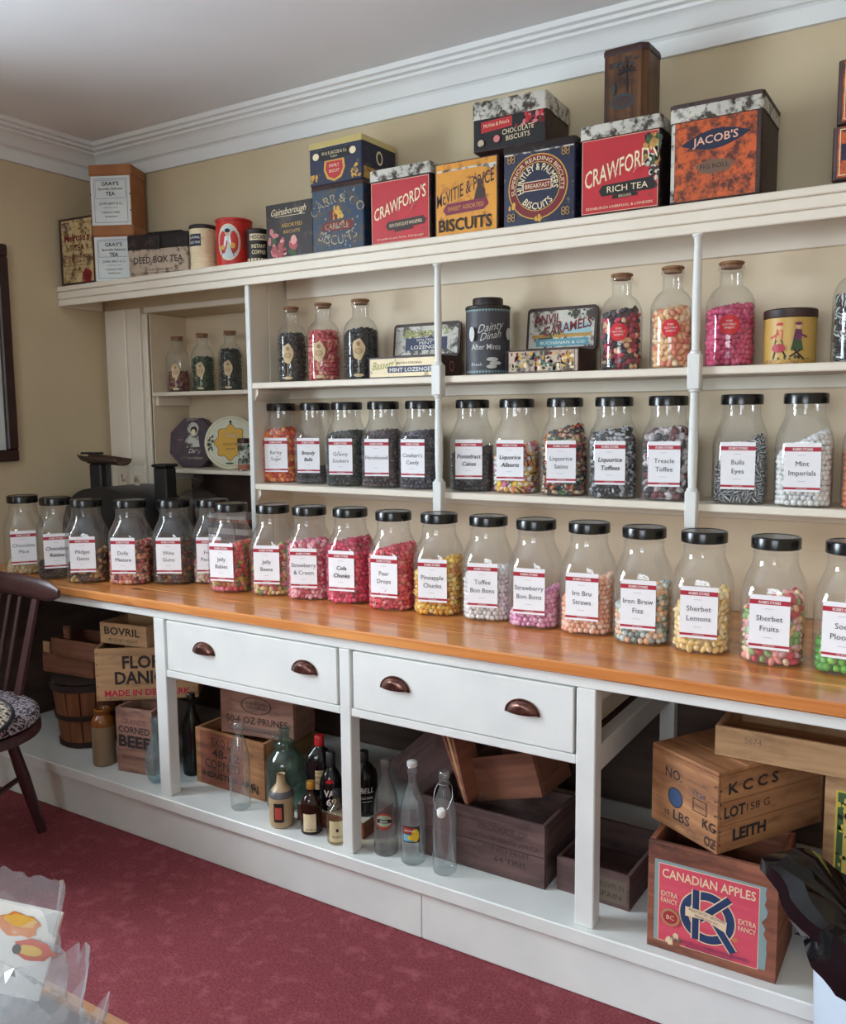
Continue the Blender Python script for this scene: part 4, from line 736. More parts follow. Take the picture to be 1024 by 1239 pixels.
def art2(k, r):
    k.ring(0, 0, r-.012, r-.010, T['gold']); k.ring(0, 0, r-.028, r-.022, plain(srgb(190, 200, 180), .5)); n = 48; p = [(0, 0)]+[((.060+.007*math.cos(8*2*PI*i/n))*math.cos(2*PI*i/n), (.066+.007*math.cos(8*2*PI*i/n))*math.sin(2*PI*i/n)) for i in range(n)]
    k.poly([(x*1.04, y*1.03) for x, y in p], M['dark'], None, [(0, i+1, (i+1) % n+1) for i in range(n)]); k.poly(p, plain(srgb(206, 158, 40), .5), None, [(0, i+1, (i+1) % n+1) for i in range(n)]); k.text('Toffee', 0, .020, .022, T['greyp'], slant=.3, width=.062); k.text('ASSORTED', 0, -.012, .010, T['brown'], width=.06); k.text('CREAMS', 0, -.030, .008, T['brown'], width=.04); k.blots(-.092, -.035, -.072, .035, 16, .005, [T['gr'], T['brown']], 4); k.ell(0, .082, .005, .008, T['nv'], 10); k.ell(0, -.085, .018, .004, T['gr'], 12)
disc_tin('octagonal_tin', 'dark purple octagonal tin with a silver lady, upright in the recess', .378, .105, .112, 8, noise_mat('purple_tin', srgb(48, 34, 46), srgb(64, 46, 58), (20, 20, 20), 5, .3, .7, .45), noise_mat('purple_tin_face', srgb(52, 38, 50), srgb(72, 54, 66), (30, 30, 30), 5, .3, .7, .45), R(18), R(-9), art1)
disc_tin('round_tin', 'round cream tin with a gold scalloped panel, upright in the recess', .630, .070, .108, 40, T['gold'], noise_mat('cream_tin_face', srgb(196, 196, 170), srgb(214, 212, 190), (20, 20, 20), 4, .3, .7, .45), R(26), R(-9), art2)
t = thing('small_jar', 'small patterned glass jar with dark lid beside the end panel', 'jar', (.752, .022, 1.1437), .6)
MB().lathe([(.024, 0), (.025, .004), (.025, .100), (.023, .108)], 24).obj('jar_body', T['bare'], t, smooth=40); MB().lathe([(.0255, .1085), (.0255, .124), (.022, .127)], 24).obj('lid', plain(srgb(60, 30, 26), .4), t, smooth=40)
k = Ink(face_cyl(.025)); k.rect(-.035, .006, .035, .026, plain(srgb(170, 100, 80), .5), 8); k.blots(-.03, .03, .03, .10, 26, .0045, [T['gr'], plain(srgb(120, 160, 150), .5), M['dark']], 3); k.obj('pattern_print', t)
# cake dome and papers on the counter in the recess
t = thing('glass_dome', 'clear glass cake dome with round knob behind the counter jars', 'dome', (.425, .085, .8003))
MB().lathe([(.100, 0), (.100, .17), (.095, .205), (.078, .232), (.05, .250), (.02, .258), (.012, .262), (.010, .272), (.020, .280), (.026, .296), (.020, .312), (.006, .318)], 40, cap0=False).obj('dome_glass', M['glass'], t, smooth=50)
MB().lathe([(.112, .0005), (.116, .004), (.112, .008), (.0001, .008)], 36, cap1=False).obj('plate', M['glass'], t, smooth=40)
def paper_stack():
    rd = random.Random(3); z = .8003; cols = [(70, 40, 34), (120, 100, 80), (196, 190, 180), (88, 30, 34), (206, 200, 190), (60, 44, 40), (150, 90, 60), (190, 186, 184)]
    for i, c in enumerate(cols):
        h = .022 if i < 6 else .014; o = MB().box(-.105, -.075, 0, .105, .075, h, b=.001).obj('book', plain(srgb(*c), .6), None, loc=(.655+rd.uniform(-.008, .008), .085+rd.uniform(-.01, .01), z), rot=(0, 0, rd.uniform(-.15, .15))); z += h+.0004
        tag(o, '%s booklet, number %d up in the pile beside the glass dome' % (['brown', 'tan', 'white', 'maroon', 'pale grey', 'black', 'rust', 'silver grey'][i], i+1), 'book', 'booklets piled in the recess')
paper_stack()
# ------------------------------------------------------------ old shop till / scale on the counter
def machine():
    t = thing('counter_scale', 'old black enamelled counter scale with glass panel and brown scoop', 'scale', (.375, -.235, .8003), R(4)); K = M['black_iron']
    MB().box(-.22, -.14, 0, .22, .14, .05, b=.012).obj('base', K, t)
    arch = lambda cx, w_, h_, p_, n=22: [(cx-w_*math.copysign(abs(math.cos(PI*i/n))**p_, math.cos(PI*i/n)), .045+h_*abs(math.sin(PI*i/n))**p_) for i in range(n+1)]
    b = MB(); b.loft([[(x*k_, y, z) for x, z in arch(-.02, .225, .245, .72)] for y, k_ in ((-.118, .97), (-.108, 1), (.12, 1), (.13, .97))]); b.obj('drum_housing', K, t, smooth=50)
    b = MB(); b.loft([[(x, y, z) for x, z in arch(.135, .115, .165, .75)] for y in (-.150, -.142, -.119)]); b.obj('front_housing', K, t, smooth=50)
    for x, zt in ((-.140, .388), (.200, .380)):
        b = MB(); b.box(x-.032, -.030, .2, x+.032, .030, zt-.012, b=.006); b.box(x-.037, -.035, zt-.0115, x+.037, .035, zt, b=.004); b.obj('upright', K, t)
    MB().box(-.107, -.002, .25, .167, .002, .372).obj('glass_panel', M['glass'], t)
    for x in (-.01, .06): k = Ink(face_front(-.0045)); k.rect(x-.014, .295, x+.014, .335, T['greyp']); k.text('1/2', x, .308, .012, M['dark']); k.obj('ticket', t)
    b = MB(); L = .20; rings = []
    for i in range(9):
        s = i/8; x = -.235+s*.225; r = .046*(1-.25*s)*math.sin(min(1, (s+.12)*3)*PI/2); rings.append([(x, r*1.2*math.cos(PI+PI*j/10), .412-.018*s+r*math.sin(PI+PI*j/10)*.75) for j in range(11)])
    b.loft(rings, False, False, False); o = b.obj('scoop', plain(srgb(66, 44, 36), .4, name='brown_scoop'), t, smooth=60); o.modifiers.new('thick', 'SOLIDIFY').thickness = .003
    MB().box(-.215, -.03, .412, -.13, .012, .420, b=.002).obj('scoop_cover', K, t)
    MB().lathe([(.040, 0), (.040, .018), (.032, .026)], 24).obj('dial', K, t, loc=(.236, -.02, .13), rot=(0, PI/2, 0), smooth=40)
machine()
# picture on the left wall
t = thing('picture_frame', 'dark wooden picture frame hanging on the left wall', 'picture', (.0005, -.76, 1.60)); b = MB()
for q in ((0, -.31, -.408, .028, .31, -.364), (0, -.31, .364, .028, .31, .408), (0, -.31, -.3635, .028, -.266, .3635), (0, .266, -.3635, .028, .31, .3635)): b.box(*q, b=.005)
b.obj('frame', noise_mat('dark_stained_frame', srgb(40, 22, 20), srgb(58, 34, 30), (20, 20, 20), 4, .3, .7, .4), t); MB().box(.002, -.2655, -.3635, .010, .2655, .3635).obj('print', T['label'], t)
MB().box(.013, -.2655, -.3635, .015, .2655, .3635).obj('glass_front', M['glass'], t)

# ------------------------------------------------------------ wooden crates made of planks
WM = dict(pale=[wood('pale_deal_'+a, srgb(160, 124, 88), srgb(190, 152, 110), a, dirt=srgb(120, 88, 62)) for a in 'xy'], orange=[wood('orange_deal_'+a, srgb(140, 92, 58), srgb(178, 128, 86), a, dirt=srgb(88, 54, 36)) for a in 'xy'],
          red=[wood('reddish_deal_'+a, srgb(116, 66, 48), srgb(152, 94, 70), a, dirt=srgb(74, 42, 34)) for a in 'xy'], dark=[wood('dark_stained_deal_'+a, srgb(74, 52, 50), srgb(104, 78, 74), a, dirt=srgb(46, 32, 30)) for a in 'xy'],
          brown=[wood('brown_deal_'+a, srgb(96, 58, 42), srgb(124, 78, 56), a, dirt=srgb(58, 34, 28)) for a in 'xy'], pink=[wood('weathered_deal_'+a, srgb(128, 92, 78), srgb(162, 122, 104), a, dirt=srgb(80, 54, 48)) for a in 'xy'])
STENCIL = plain(srgb(44, 36, 36), .8, name='black_stencil'); REDINK = plain(srgb(186, 40, 70), .8, name='red_stencil')
def crate(label, fl, w_, d, h, z, rz, wd, nf=2, ns=2, top=0, th=.011, group=None, name='wooden_crate', rot=None, base=True, ends=False, gap=.0012):
    c, s = math.cos(rz), math.sin(rz); x = fl[0]+c*w_/2-s*d/2; y = fl[1]+s*w_/2+c*d/2
    t = thing(name, label, 'crate', (x, y, z+.0004), rz, group, rot=rot); X, Y = WM[wd]; rd = random.Random(int(fl[0]*1000)+nf)
    def rows(n): e = [0]+[(i+rd.uniform(-.08, .08))/n*h for i in range(1, n)]+[h]; return [(e[i]+gap/2*(i > 0), e[i+1]-gap/2*(i < n-1)) for i in range(n)]
    for z0, z1 in rows(nf): MB().box(-w_/2, -d/2, z0, w_/2, -d/2+th, z1-rd.uniform(0, .0008), b=.0014).obj('plank', X, t)
    for z0, z1 in rows(nf): MB().box(-w_/2, d/2-th, z0, w_/2, d/2, z1, b=.0014).obj('plank', X, t)
    for sx in (-1, 1):
        for z0, z1 in rows(ns): MB().box(min(sx*w_/2, sx*(w_/2-th)), -d/2+th+.0003, z0, max(sx*w_/2, sx*(w_/2-th)), d/2-th-.0003, z1, b=.0014).obj('plank', Y, t)
    if base: MB().box(-w_/2+th, -d/2+th, .001, w_/2-th, d/2-th, .008).obj('base_plank', X, t)
    for i in range(top):
        y0 = -d/2+d*i/top; MB().box(-w_/2, y0+.0006, h+.0005, w_/2, y0+d/top-.0006, h+.009, b=.0014).obj('lid_plank', X, t)
    return t, Ink(face_front(-d/2)), Ink(face_right(w_/2))
def nails(k, u0, u1, v0, v1, n=4):
    for u in (u0, u1):
        for i in range(n): k.ell(u, v0+(v1-v0)*i/(n-1), .0022, .0022, M['dark'], 8)
ZB = .172
# left bay
t, k, q = crate('small dark pink box stencilled corned beef beside the stoneware jar', (.762, -.646), .150, .13, .222, ZB, R(10), 'pink', 1, 2, 0)
k.text('GRANDE', 0, .168, .018, plain(srgb(110, 60, 70), .8), width=.10); k.text('CORNED', 0, .138, .022, STENCIL, width=.128, bold=.02); k.text('BEEF', 0, .090, .038, STENCIL, width=.130, bold=.04); k.text('PRODUCT OF ARGENTINA', 0, .05, .009, STENCIL, width=.10); k.obj('stencil', t)
t, k, q = crate('pale box stencilled made in denmark in red, standing on the corned beef box', (.672, -.648), .340, .20, .182, .3965, R(38), 'pale', 1, 1, 0, .012)
k.text('FLORA', .004, .112, .042, STENCIL, width=.168, bold=.03); k.text('DANICA', -.004, .058, .042, STENCIL, width=.205, bold=.03); k.text('MADE IN DENMARK', 0, .016, .021, REDINK, width=.285, bold=.03); nails(k, -.164, .164, .015, .165, 5); k.obj('stencil', t)
t, k, q = crate('low pale box stencilled on its end, topmost in the left bay', (.618, -.580), .205, .14, .074, .5795, R(8), 'pale', 1, 1, 0, .010)
k.text('BOVRIL', -.004, .034, .026, STENCIL, width=.155, bold=.02); k.text('48 OZ NET WEIGHT', .0, .012, .010, STENCIL, width=.13); k.obj('stencil', t)
t, k, q = crate('low brown tray crate standing on the bushel basket', (.300, -.590), .250, .15, .070, .4330, R(6), 'brown', 1, 1, 0); nails(k, -.11, .11, .015, .06, 3); k.obj('nail_heads', t)
b = MB().box(-.123, -.072, .071, -.090, -.064, .112, b=.001).obj('corner_post', WM['pale'][0], t)
t, k, q = crate('low brown tray crate with a corner post, on the other tray above the basket', (.370, -.600), .240, .15, .064, .506, R(4), 'brown', 1, 1, 0); nails(k, -.11, .11, .015, .055, 3); k.obj('nail_heads', t)
b = MB().box(-.072, -.060, .064, -.040, -.050, .110, b=.001).obj('corner_post', WM['brown'][0], t)
# bushel basket
def basket():
    t = thing('bushel_basket', 'round bushel basket of brown staves with dark hoops', 'basket', (.432, -.500, ZB+.0004)); n = 14; st = wood('basket_stave', srgb(112, 66, 40), srgb(140, 88, 56), 'z'); dk = plain(srgb(40, 26, 24), .7, name='dark_hoop')
    me = None
    for i in range(n):
        b = MB(); a0, a1 = 2*PI*i/n+.02, 2*PI*(i+1)/n-.02
        b.loft([[(r*math.cos(a), r*math.sin(a), z) for r, a in ((ro, a0), (ro*1.012, (a0+a1)/2), (ro, a1), (ro-.004, a1), (ro-.003, (a0+a1)/2), (ro-.004, a0))] for ro, z in ((.100, 0), (.112, .11), (.124, .235))]); b.obj('stave', st, t)
    for r, z, h in ((.1025, .004, .018), (.1145, .105, .018), (.1270, .212, .026)):
        MB().loft([[(rr*math.cos(2*PI*j/40), rr*math.sin(2*PI*j/40), zz) for j in range(40)] for rr, zz in ((r, z), (r+.004, z+.001), (r+.0055, z+h-.001), (r+.001, z+h))], True, False, False).obj('hoop', dk, t, smooth=40)
    MB().lathe([(.118, .2385), (.126, .241), (.126, .250), (.112, .258), (.0001, .2585)], 36, cap1=False).obj('lid', dk, t, smooth=40)
    MB().lathe([(.098, .004), (.0001, .006)], 28, cap0=True, cap1=False).obj('base', st, t)
basket()
# second bay
t, k, q = crate('orange wood crate with black corned beef lettering, under the prunes box', (1.058, -.572), .300, .24, .184, ZB, R(-1), 'orange', 1, 2, 0, .012)
pk2 = WM['red'][0]; b = MB().box(-.128, -.1208, .004, .060, -.1203, .178); b.obj('front_panel_stain', pk2, t)
k = Ink(face_front(-.1210)); k.text('EXO LTD', -.012, .138, .026, STENCIL, width=.125); k.text('48-12', -.014, .100, .027, STENCIL, width=.120, bold=.02); k.text('CORNED', -.030, .062, .028, STENCIL, width=.155, bold=.01); k.text('INDUSTRIA ARG', -.004, .030, .018, STENCIL, width=.235, bold=.03); k.text('S', .010, .006, .018, STENCIL); k.text('N', .110, .016, .03, STENCIL); k.obj('stencil', t)
t, k, q = crate('weathered pink box stencilled prunes, resting on the orange crate', (1.166, -.562), .268, .13, .140, .3565, R(9), 'pink', 1, 1, 0, .010)
k.text('50-6 OZ PRUNES', 0, .040, .022, STENCIL, width=.225, bold=.01); k.ring(.0, .100, .026, .028, STENCIL, 30, sx=2.0); k.text('SUN GROWN', 0, .102, .010, STENCIL, width=.075); k.text('CALIFORNIA', 0, .088, .009, STENCIL, width=.07); k.rect(-.11, .012, .11, .030, plain(srgb(120, 96, 88), .8)); k.text('PACKED IN CALIFORNIA U S A', 0, .015, .008, STENCIL, width=.18); k.obj('stencil', t)
t, k, q = crate('low reddish wooden box with a white top carrying three dark bottles', (1.520, -.618), .240, .15, .0490, ZB, R(0), 'red', 1, 1, 0, .008)
MB().box(-.121, -.076, .0492, .121, .076, .0510, b=.0006).obj('white_top', M['white_paint'], t)
# third bay
t, k, q = crate('long dark stained crate with faded lettering, largest box in the third bay', (1.930, -.600), .372, .21, .166, ZB, R(0), 'dark', 2, 2, 0, .011)
fd = plain(srgb(60, 42, 44), .8); k.text('PRODUCE OF', .07, .118, .016, fd, width=.14); k.text('UNION OF SOUTH AFRICA', .07, .092, .013, fd, width=.20); k.text('CANNED FRUIT', .07, .066, .014, fd, width=.15); k.text('64 TINS', .09, .04, .014, fd, width=.09); k.obj('stencil', t)
t, k, q = crate('small brown crate tilted on the rim of the long dark crate', (2.074, -.535), .205, .17, .118, .352, R(0), 'brown', 1, 1, 0, .010, rot=(0, R(-17), R(-3)))
t, k, q = crate('dark crate lying tipped up behind the long dark crate', (1.800, -.400), .235, .22, .17, .2045, R(0), 'dark', 1, 1, 0, .010, rot=(0, R(-43), 0)); t.location = (1.900, -.28, .262)
for i, (a, dx) in enumerate(((-14, 0), (-17, .010), (-20, .020))):
    o = MB().box(-.004, -.05, 0, .004, .05, .19, b=.001).obj('loose_slat', WM['red'][1] if i != 1 else WM['pale'][1], None, loc=(2.078-.012*i, -.545+.01*i, .340), rot=(0, R(a), R(4*i))); tag(o, ['reddish loose slat leaning nearest the tilted small crate', 'pale loose slat in the middle of the leaning three', 'reddish loose slat leaning outermost by the swing top bottle'][i], 'slat', 'loose slats leaning in the third bay')
t, k, q = crate('open dark tray crate standing behind the third post, faded paper on its end', (2.325, -.580), .190, .26, .088, ZB, R(-2), 'dark', 1, 1, 0, .010)
k.rect(.005, .012, .088, .070, plain(srgb(96, 84, 70), .8)); k.text('GROWN IN', .045, .046, .013, fd, width=.07); k.text('SPAIN', .045, .022, .013, fd, width=.06); k.obj('paper_label', t)
# right bay: apple crate
t, k, q = crate('reddish apple crate with a torn pink and blue paper label', (2.590, -.690), .272, .20, .247, ZB, R(0), 'red', 1, 2, 0, .013)
pkp = noise_mat('pink_apple_label', srgb(196, 60, 84), srgb(214, 84, 100), (4, 4, 40), 4, .3, .7, .75); nv = noise_mat('navy_print', srgb(26, 46, 84), srgb(36, 60, 100), (20, 20, 20), 4, .3, .7, .7); cm = plain(srgb(222, 196, 160), .75); tq = plain(srgb(130, 150, 150), .75)
n = 14; rd = random.Random(5); edge = [(.108+rd.uniform(-.005, .003)-(.012 if i == 8 else 0), .024+.182*i/n) for i in range(n+1)]
k.poly([(-.121, .208), (-.121, .020)]+[(a+.006, b_) for a, b_ in edge], tq); k.rect(-.112, .021, .100, .201, cm); k.rect(-.1105, .0225, .0985, .1995, pkp)
k.text('CANADIAN APPLES', -.006, .170, .020, cm, width=.196, bold=.015)
cx, cy = -.006, .103; k.ring(cx, cy, .037, .060, cm, 44); k.ring(cx, cy, .0395, .0575, nv, 44)
def bar(x0, y0, x1, y1, wd): k.line(x0, y0, x1, y1, wd+.005, cm); k.line(x0, y0, x1, y1, wd, nv)
bar(-.030, .048, -.030, .160, .014); bar(-.022, .096, .040, .158, .014); bar(.002, .110, .050, .042, .015)
k.poly([(-.052, .118), (-.052, .096), (-.01, .098), (.034, .082), (.036, .106), (-.008, .116)], cm); k.text('ASSOCIATED GROWERS', -.006, .106, .0060, nv, width=.078, rise=-.12); k.text('PENTICTON B.C.', -.006, .097, .0050, nv, width=.05, rise=-.12)
k.text('EXTRA', -.087, .128, .0115, cm, width=.036, bold=.01); k.text('FANCY', -.087, .113, .0115, cm, width=.036, bold=.01); k.text('EXTRA', .077, .112, .0115, cm, width=.036, bold=.01); k.text('FANCY', .077, .097, .0115, cm, width=.036, bold=.01)
k.ell(-.084, .082, .021, .020, plain(srgb(170, 130, 90), .75), 22); k.ell(-.084, .082, .016, .015, plain(srgb(160, 44, 50), .75), 20); k.text('BC', -.084, .077, .010, cm)
k.text('PENTICTON CO-OPERATIVE GROWERS', .0, .0315, .0075, nv, width=.165); k.text('PENTICTON B.C. CANADA', .0, .0245, .0055, nv, width=.10); k.blots(-.095, .024, -.058, .040, 7, .008, [cm, WM['red'][0]], 3); k.blots(.045, .066, .055, .074, 3, .006, [plain(srgb(190, 120, 80), .7)], 2); k.obj('paper_label', t)
t, k, q = crate('orange tea chest crate with black stencils, set askew on the apple crate', (2.562, -.583), .202, .330, .172, .4195, R(-31), 'orange', 1, 3, 4, .010)
g = STENCIL; bl = plain(srgb(50, 74, 110), .8); k.text('NO.', -.030, .120, .022, g, width=.052, bold=.01); k.ell(-.024, .078, .023, .023, g, 26); k.ell(-.024, .078, .0205, .0205, bl, 24); k.text('LBS', -.004, .028, .022, g, width=.05, bold=.01); k.text('10', -.048, .030, .013, g); k.frame(.030, .072, .070, .102, .0018, g); k.rect(.036, .086, .064, .0872, g); k.text('17.24', .048, .108, .010, bl, width=.034); k.text('KG', .078, .045, .021, g, width=.036, bold=.01); k.text('OZ', .082, .010, .021, g, width=.032, bold=.01); nails(k, .097, .0971, .02, .15, 5); k.obj('stencil', t)
q.text('K C C S', -.060, .128, .024, STENCIL, width=.150, bold=.03); q.text('LOT', -.115, .076, .024, STENCIL, width=.062, bold=.03); q.text('158 G', -.045, .080, .017, STENCIL, width=.07); q.text('LEITH', -.070, .022, .025, STENCIL, width=.100, bold=.04)
for v in (.02, .05, .08, .11, .14): q.ell(-.158, v, .0025, .0025, M['dark'], 8)
q.obj('side_stencil', t)
t, k, q = crate('shallow weathered tray crate lying across the top of the stencilled crate', (2.703, -.590), .36, .24, .068, .6017, R(0), 'pale', 1, 1, 0, .010); k.text('5674', -.10, .038, .014, plain(srgb(120, 96, 84), .8), width=.035); k.obj('stencil', t)
t, k, q = crate('tall pale crate at the right edge with a yellow patterned border', (2.925, -.560), .20, .24, .428, ZB, R(0), 'pale', 1, 1, 0, .011)
k.rect(-.078, .04, .095, .392, plain(srgb(190, 176, 70), .7)); k.rect(-.074, .044, .092, .388, T['gr']); k.rect(-.062, .056, .08, .376, plain(srgb(196, 182, 90), .7)); k.blots(-.072, .05, -.050, .38, 60, .004, [plain(srgb(190, 176, 70), .7), M['dark']], 3); k.obj('paper_label', t)

# ------------------------------------------------------------ bottles and jars on the bottom shelf
def bottle(label, x, y, z, prof, mt, cap=None, capmt=None, seg=32, sy=1, rz=None, name='glass_bottle', group=None, cat='bottle', inner=None):
    t = thing(name, label, cat, (x, y, z+.0004), math.atan2(3.146-x, 2.5169+y) if rz is None else rz, group)
    MB().lathe(prof, seg, sy=sy, cap1=False).obj('bottle_body', mt, t, smooth=45)
    if cap: MB().lathe(cap, 24).obj('cap', capmt, t, smooth=40)
    return t
def long_prof(r, h, rn=.011, sh=.50, lip=.0135):
    return [(r*.86, 0), (r*.97, .003), (r, .009), (r, h*sh), (r*.96, h*(sh+.06)), (r*.84, h*(sh+.14)), (r*.64, h*(sh+.22)), (rn*1.15, h*(sh+.31)), (rn, h*(sh+.36)), (rn*.95, h-.022), (lip, h-.020), (lip, h-.004), (lip-.003, h)]
SB = 'old bottles on the bottom shelf'
t = bottle('tan stoneware jar with a brown glazed shoulder', .672, -.628, ZB, [(.034, 0), (.037, .003), (.0385, .01), (.0385, .138)], plain(srgb(128, 108, 82), .45, name='buff_stoneware'), name='stoneware_jar', cat='jar')
MB().lathe([(.0388, .1385), (.0388, .152), (.034, .166), (.026, .174), (.0245, .178), (.029, .184), (.029, .194), (.024, .197), (.021, .193), (.021, .15)], 32, cap1=True, cap0=False).obj('glazed_shoulder', plain(srgb(120, 70, 28), .2, name='brown_glaze'), t, smooth=50)
bottle('pale blue pointed glass bottle standing behind the first post', .948, -.640, ZB, [(.018, 0), (.028, .012), (.036, .04), (.037, .07), (.030, .11), (.018, .14), (.012, .165), (.012, .20), (.015, .203), (.015, .215)], M['blue_glass'], group=SB)
t = bottle('tall dark glass bottle with screw neck right of the first post', .998, -.530, ZB, long_prof(.033, .272), M['smoke_glass'], [(.0145, .255), (.0145, .272), (.012, .275)], M['black_plastic'], group=SB)
t = bottle('clear eight sided glass bottle in front of the corned beef crate', 1.316, -.640, ZB, [(.029, 0), (.0315, .004), (.0315, .145), (.028, .175), (.018, .215), (.0115, .228), (.0115, .244), (.017, .247), (.018, .262), (.013, .268)], M['bottle_glass'], seg=8, group=SB)
t = bottle('green glass demijohn with a ring handle', 1.424, -.555, ZB, [(.052, 0), (.058, .005), (.060, .015), (.060, .125), (.057, .142), (.046, .162), (.032, .176), (.028, .186), (.029, .196), (.022, .206), (.014, .210), (.0135, .232), (.017, .234), (.017, .244), (.0135, .245)], M['green_glass'], name='demijohn', group=SB)
MB().tube([(-.016+.014*math.cos(a)-.008, -.012, .208+.014*math.sin(a)) for a in [2*PI*i/14 for i in range(14)]], .0035, 8, True).obj('handle', M['green_glass'], t, smooth=60)
t = bottle('small cream stoneware bottle with grey shoulder and black label', 1.499, -.662, ZB, [(.030, 0), (.034, .003), (.0355, .01), (.037, .085), (.034, .100), (.022, .116), (.014, .124), (.0115, .148), (.0125, .151), (.0125, .153), (.009, .150)], plain(srgb(178, 154, 118), .35, name='cream_stoneware'), name='stoneware_bottle')
k = Ink(face_cyl(.0372)); k.rect(-.024, .022, .006, .078, M['dark'], 6); k.rect(-.020, .030, .000, .066, plain(srgb(190, 80, 70), .5), 5); k.obj('label', t); MB().lathe([(.0375, .090), (.0352, .1005), (.030, .1078)], 30, cap0=False, cap1=False).obj('grey_band', plain(srgb(90, 90, 92), .4), t, smooth=40)
amber = plain(srgb(40, 16, 12), .12, name='dark_amber_glass'); dkg = plain(srgb(14, 14, 16), .12, name='black_green_glass')
def flat_label(t, r, v0, v1, half, base, items, w0=0, nm='label'):
    k = Ink(face_cyl(r+.0005)); k.rect(w0-half, v0, w0+half, v1, base, 8)
    for f in items: f(k)
    k.obj(nm, t)
t = bottle('small dark amber bottle with gold cap and white label', 1.604, -.655, ZB, [(.027, 0), (.030, .003), (.031, .008), (.031, .080), (.029, .092), (.020, .108), (.0115, .116), (.0115, .130)], amber, [(.0125, .1305), (.0125, .148), (.011, .151)], plain(srgb(190, 140, 60), .35, .6), sy=.75, group=SB)
flat_label(t, .031, .014, .066, .019, T['cr'], [lambda k: k.poly([(-.012, .026), (.012, .026), (0, .060)], T['dred']), lambda k: k.text('OVD', 0, .034, .008, M['white']), lambda k: k.text('DEMERARA', 0, .018, .005, M['dark'])], -.006)
t = bottle('small clear whisky bottle with cream label partly behind the second post', 1.700, -.660, ZB, [(.026, 0), (.029, .003), (.0295, .008), (.0295, .082), (.026, .094), (.012, .106), (.0105, .112), (.0105, .130)], glass('whisky_glass', (.86, .78, .62), .04, (.7, .6, .4)), [(.0115, .1305), (.0115, .148), (.010, .150)], M['dark'], group=SB)
flat_label(t, .0295, .010, .070, .024, plain(srgb(206, 192, 150), .6), [lambda k: k.ell(0, .044, .004, .005, T['brown'], 12), lambda k: k.text('WHISKY', 0, .022, .006, T['brown'])], 0)
t = bottle('dark rum bottle with red cap and cream label on the low box', 1.562, -.560, ZB+.052, [(.040, 0), (.043, .004), (.044, .01), (.044, .118), (.040, .134), (.026, .150), (.014, .160), (.0125, .166)], dkg, [(.0145, .1665), (.0145, .192), (.0125, .196)], plain(srgb(176, 30, 34), .3), sy=.62, group=SB)
flat_label(t, .0285, .040, .098, .030, plain(srgb(206, 184, 140), .6), [lambda k: k.text('Demerara', .0, .074, .011, T['dred'], width=.042), lambda k: k.text('Rum', .0, .056, .011, T['dred'], width=.024), lambda k: k.rect(-.028, .090, .028, .0915, M['dark'], 6)], 0)
t = bottle('black whisky bottle with red seal and white 69 lettering', 1.625, -.588, ZB+.052, [(.030, 0), (.033, .003), (.034, .01), (.034, .068), (.031, .088), (.022, .108), (.014, .120), (.0125, .128)], dkg, [(.0135, .1285), (.0135, .166), (.012, .168)], plain(srgb(30, 30, 34), .4), group=SB)
k = Ink(face_cyl(.0345)); k.text('VAT', 0, .046, .018, M['white'], width=.044, bold=.03); k.text('69', 0, .020, .019, M['white'], width=.030, bold=.03); k.obj('lettering', t); k = Ink(face_cyl(.0315)); k.ell(-.004, .084, .012, .012, plain(srgb(196, 30, 44), .35), 18); k.obj('wax_seal', t)
t = bottle('squat black bottle with white lettering right of the second post', 1.722, -.560, ZB+.052, [(.036, 0), (.039, .004), (.040, .01), (.040, .105), (.036, .122), (.024, .138), (.014, .146), (.013, .152)], dkg, [(.0145, .1525), (.0145, .178), (.013, .180)], plain(srgb(24, 24, 26), .4), group=SB)
k = Ink(face_cyl(.0405)); k.text('BELL', .008, .070, .015, M['white'], width=.04, slant=.2); k.text('OLD RARE', .008, .052, .007, M['white'], width=.035); k.rect(-.006, .044, .022, .0455, M['white'], 4); k.obj('lettering', t)
o = MB().box(1.775, -.33, ZB+.0004, 1.885, -.20, ZB+.26, b=.006).obj('black_box', T['black']); tag(o, 'upright black box deep in the third bay behind the clear bottles', 'box')
G3 = 'three clear bottles in the third bay'
t = bottle('smoky clear bottle with red and green oval badge, left of three', 1.852, -.640, ZB, long_prof(.0335, .262), glass('grey_bottle_glass', (.80, .80, .80), .06, (.5, .5, .5), 1.7, .04, .25), group=G3)
k = Ink(face_cyl(.0338)); k.ell(-.006, .100, .026, .024, plain(srgb(150, 60, 50), .5), 24); k.ell(-.006, .102, .022, .016, plain(srgb(150, 170, 140), .5), 22); k.rect(-.026, .096, .016, .106, M['dark'], 6); k.text('BARR', -.006, .098, .006, M['white']); k.obj('badge', t)
t = bottle('clear bottle with white stopper and blue, red and yellow badge, middle of three', 1.941, -.643, ZB, long_prof(.0335, .262), M['bottle_glass'], [(.0135, .2625), (.0145, .264), (.0145, .274), (.012, .276)], plain(srgb(200, 200, 196), .4), group=G3)
k = Ink(face_cyl(.0338)); k.rect(-.030, .066, .018, .110, plain(srgb(40, 40, 44), .5), 8); k.rect(-.028, .069, .004, .088, plain(srgb(110, 170, 190), .5), 6); k.rect(-.028, .090, .006, .107, plain(srgb(150, 50, 44), .5), 6); k.ell(.006, .086, .010, .018, plain(srgb(226, 190, 40), .5), 16); k.ell(-.008, .080, .007, .006, plain(srgb(226, 190, 40), .5), 12); k.text('LEMONADE', -.010, .096, .005, M['white'], width=.028); k.obj('badge', t)
t = bottle('clear fluted swing top bottle with white stopper hanging, right of three', 2.040, -.646, ZB, [(.028, 0), (.031, .003), (.0325, .009), (.0325, .150), (.031, .168), (.024, .196), (.0145, .222), (.0125, .232), (.0125, .250), (.0145, .252), (.0145, .268), (.0115, .271)], M['bottle_glass'], seg=12, group=G3)
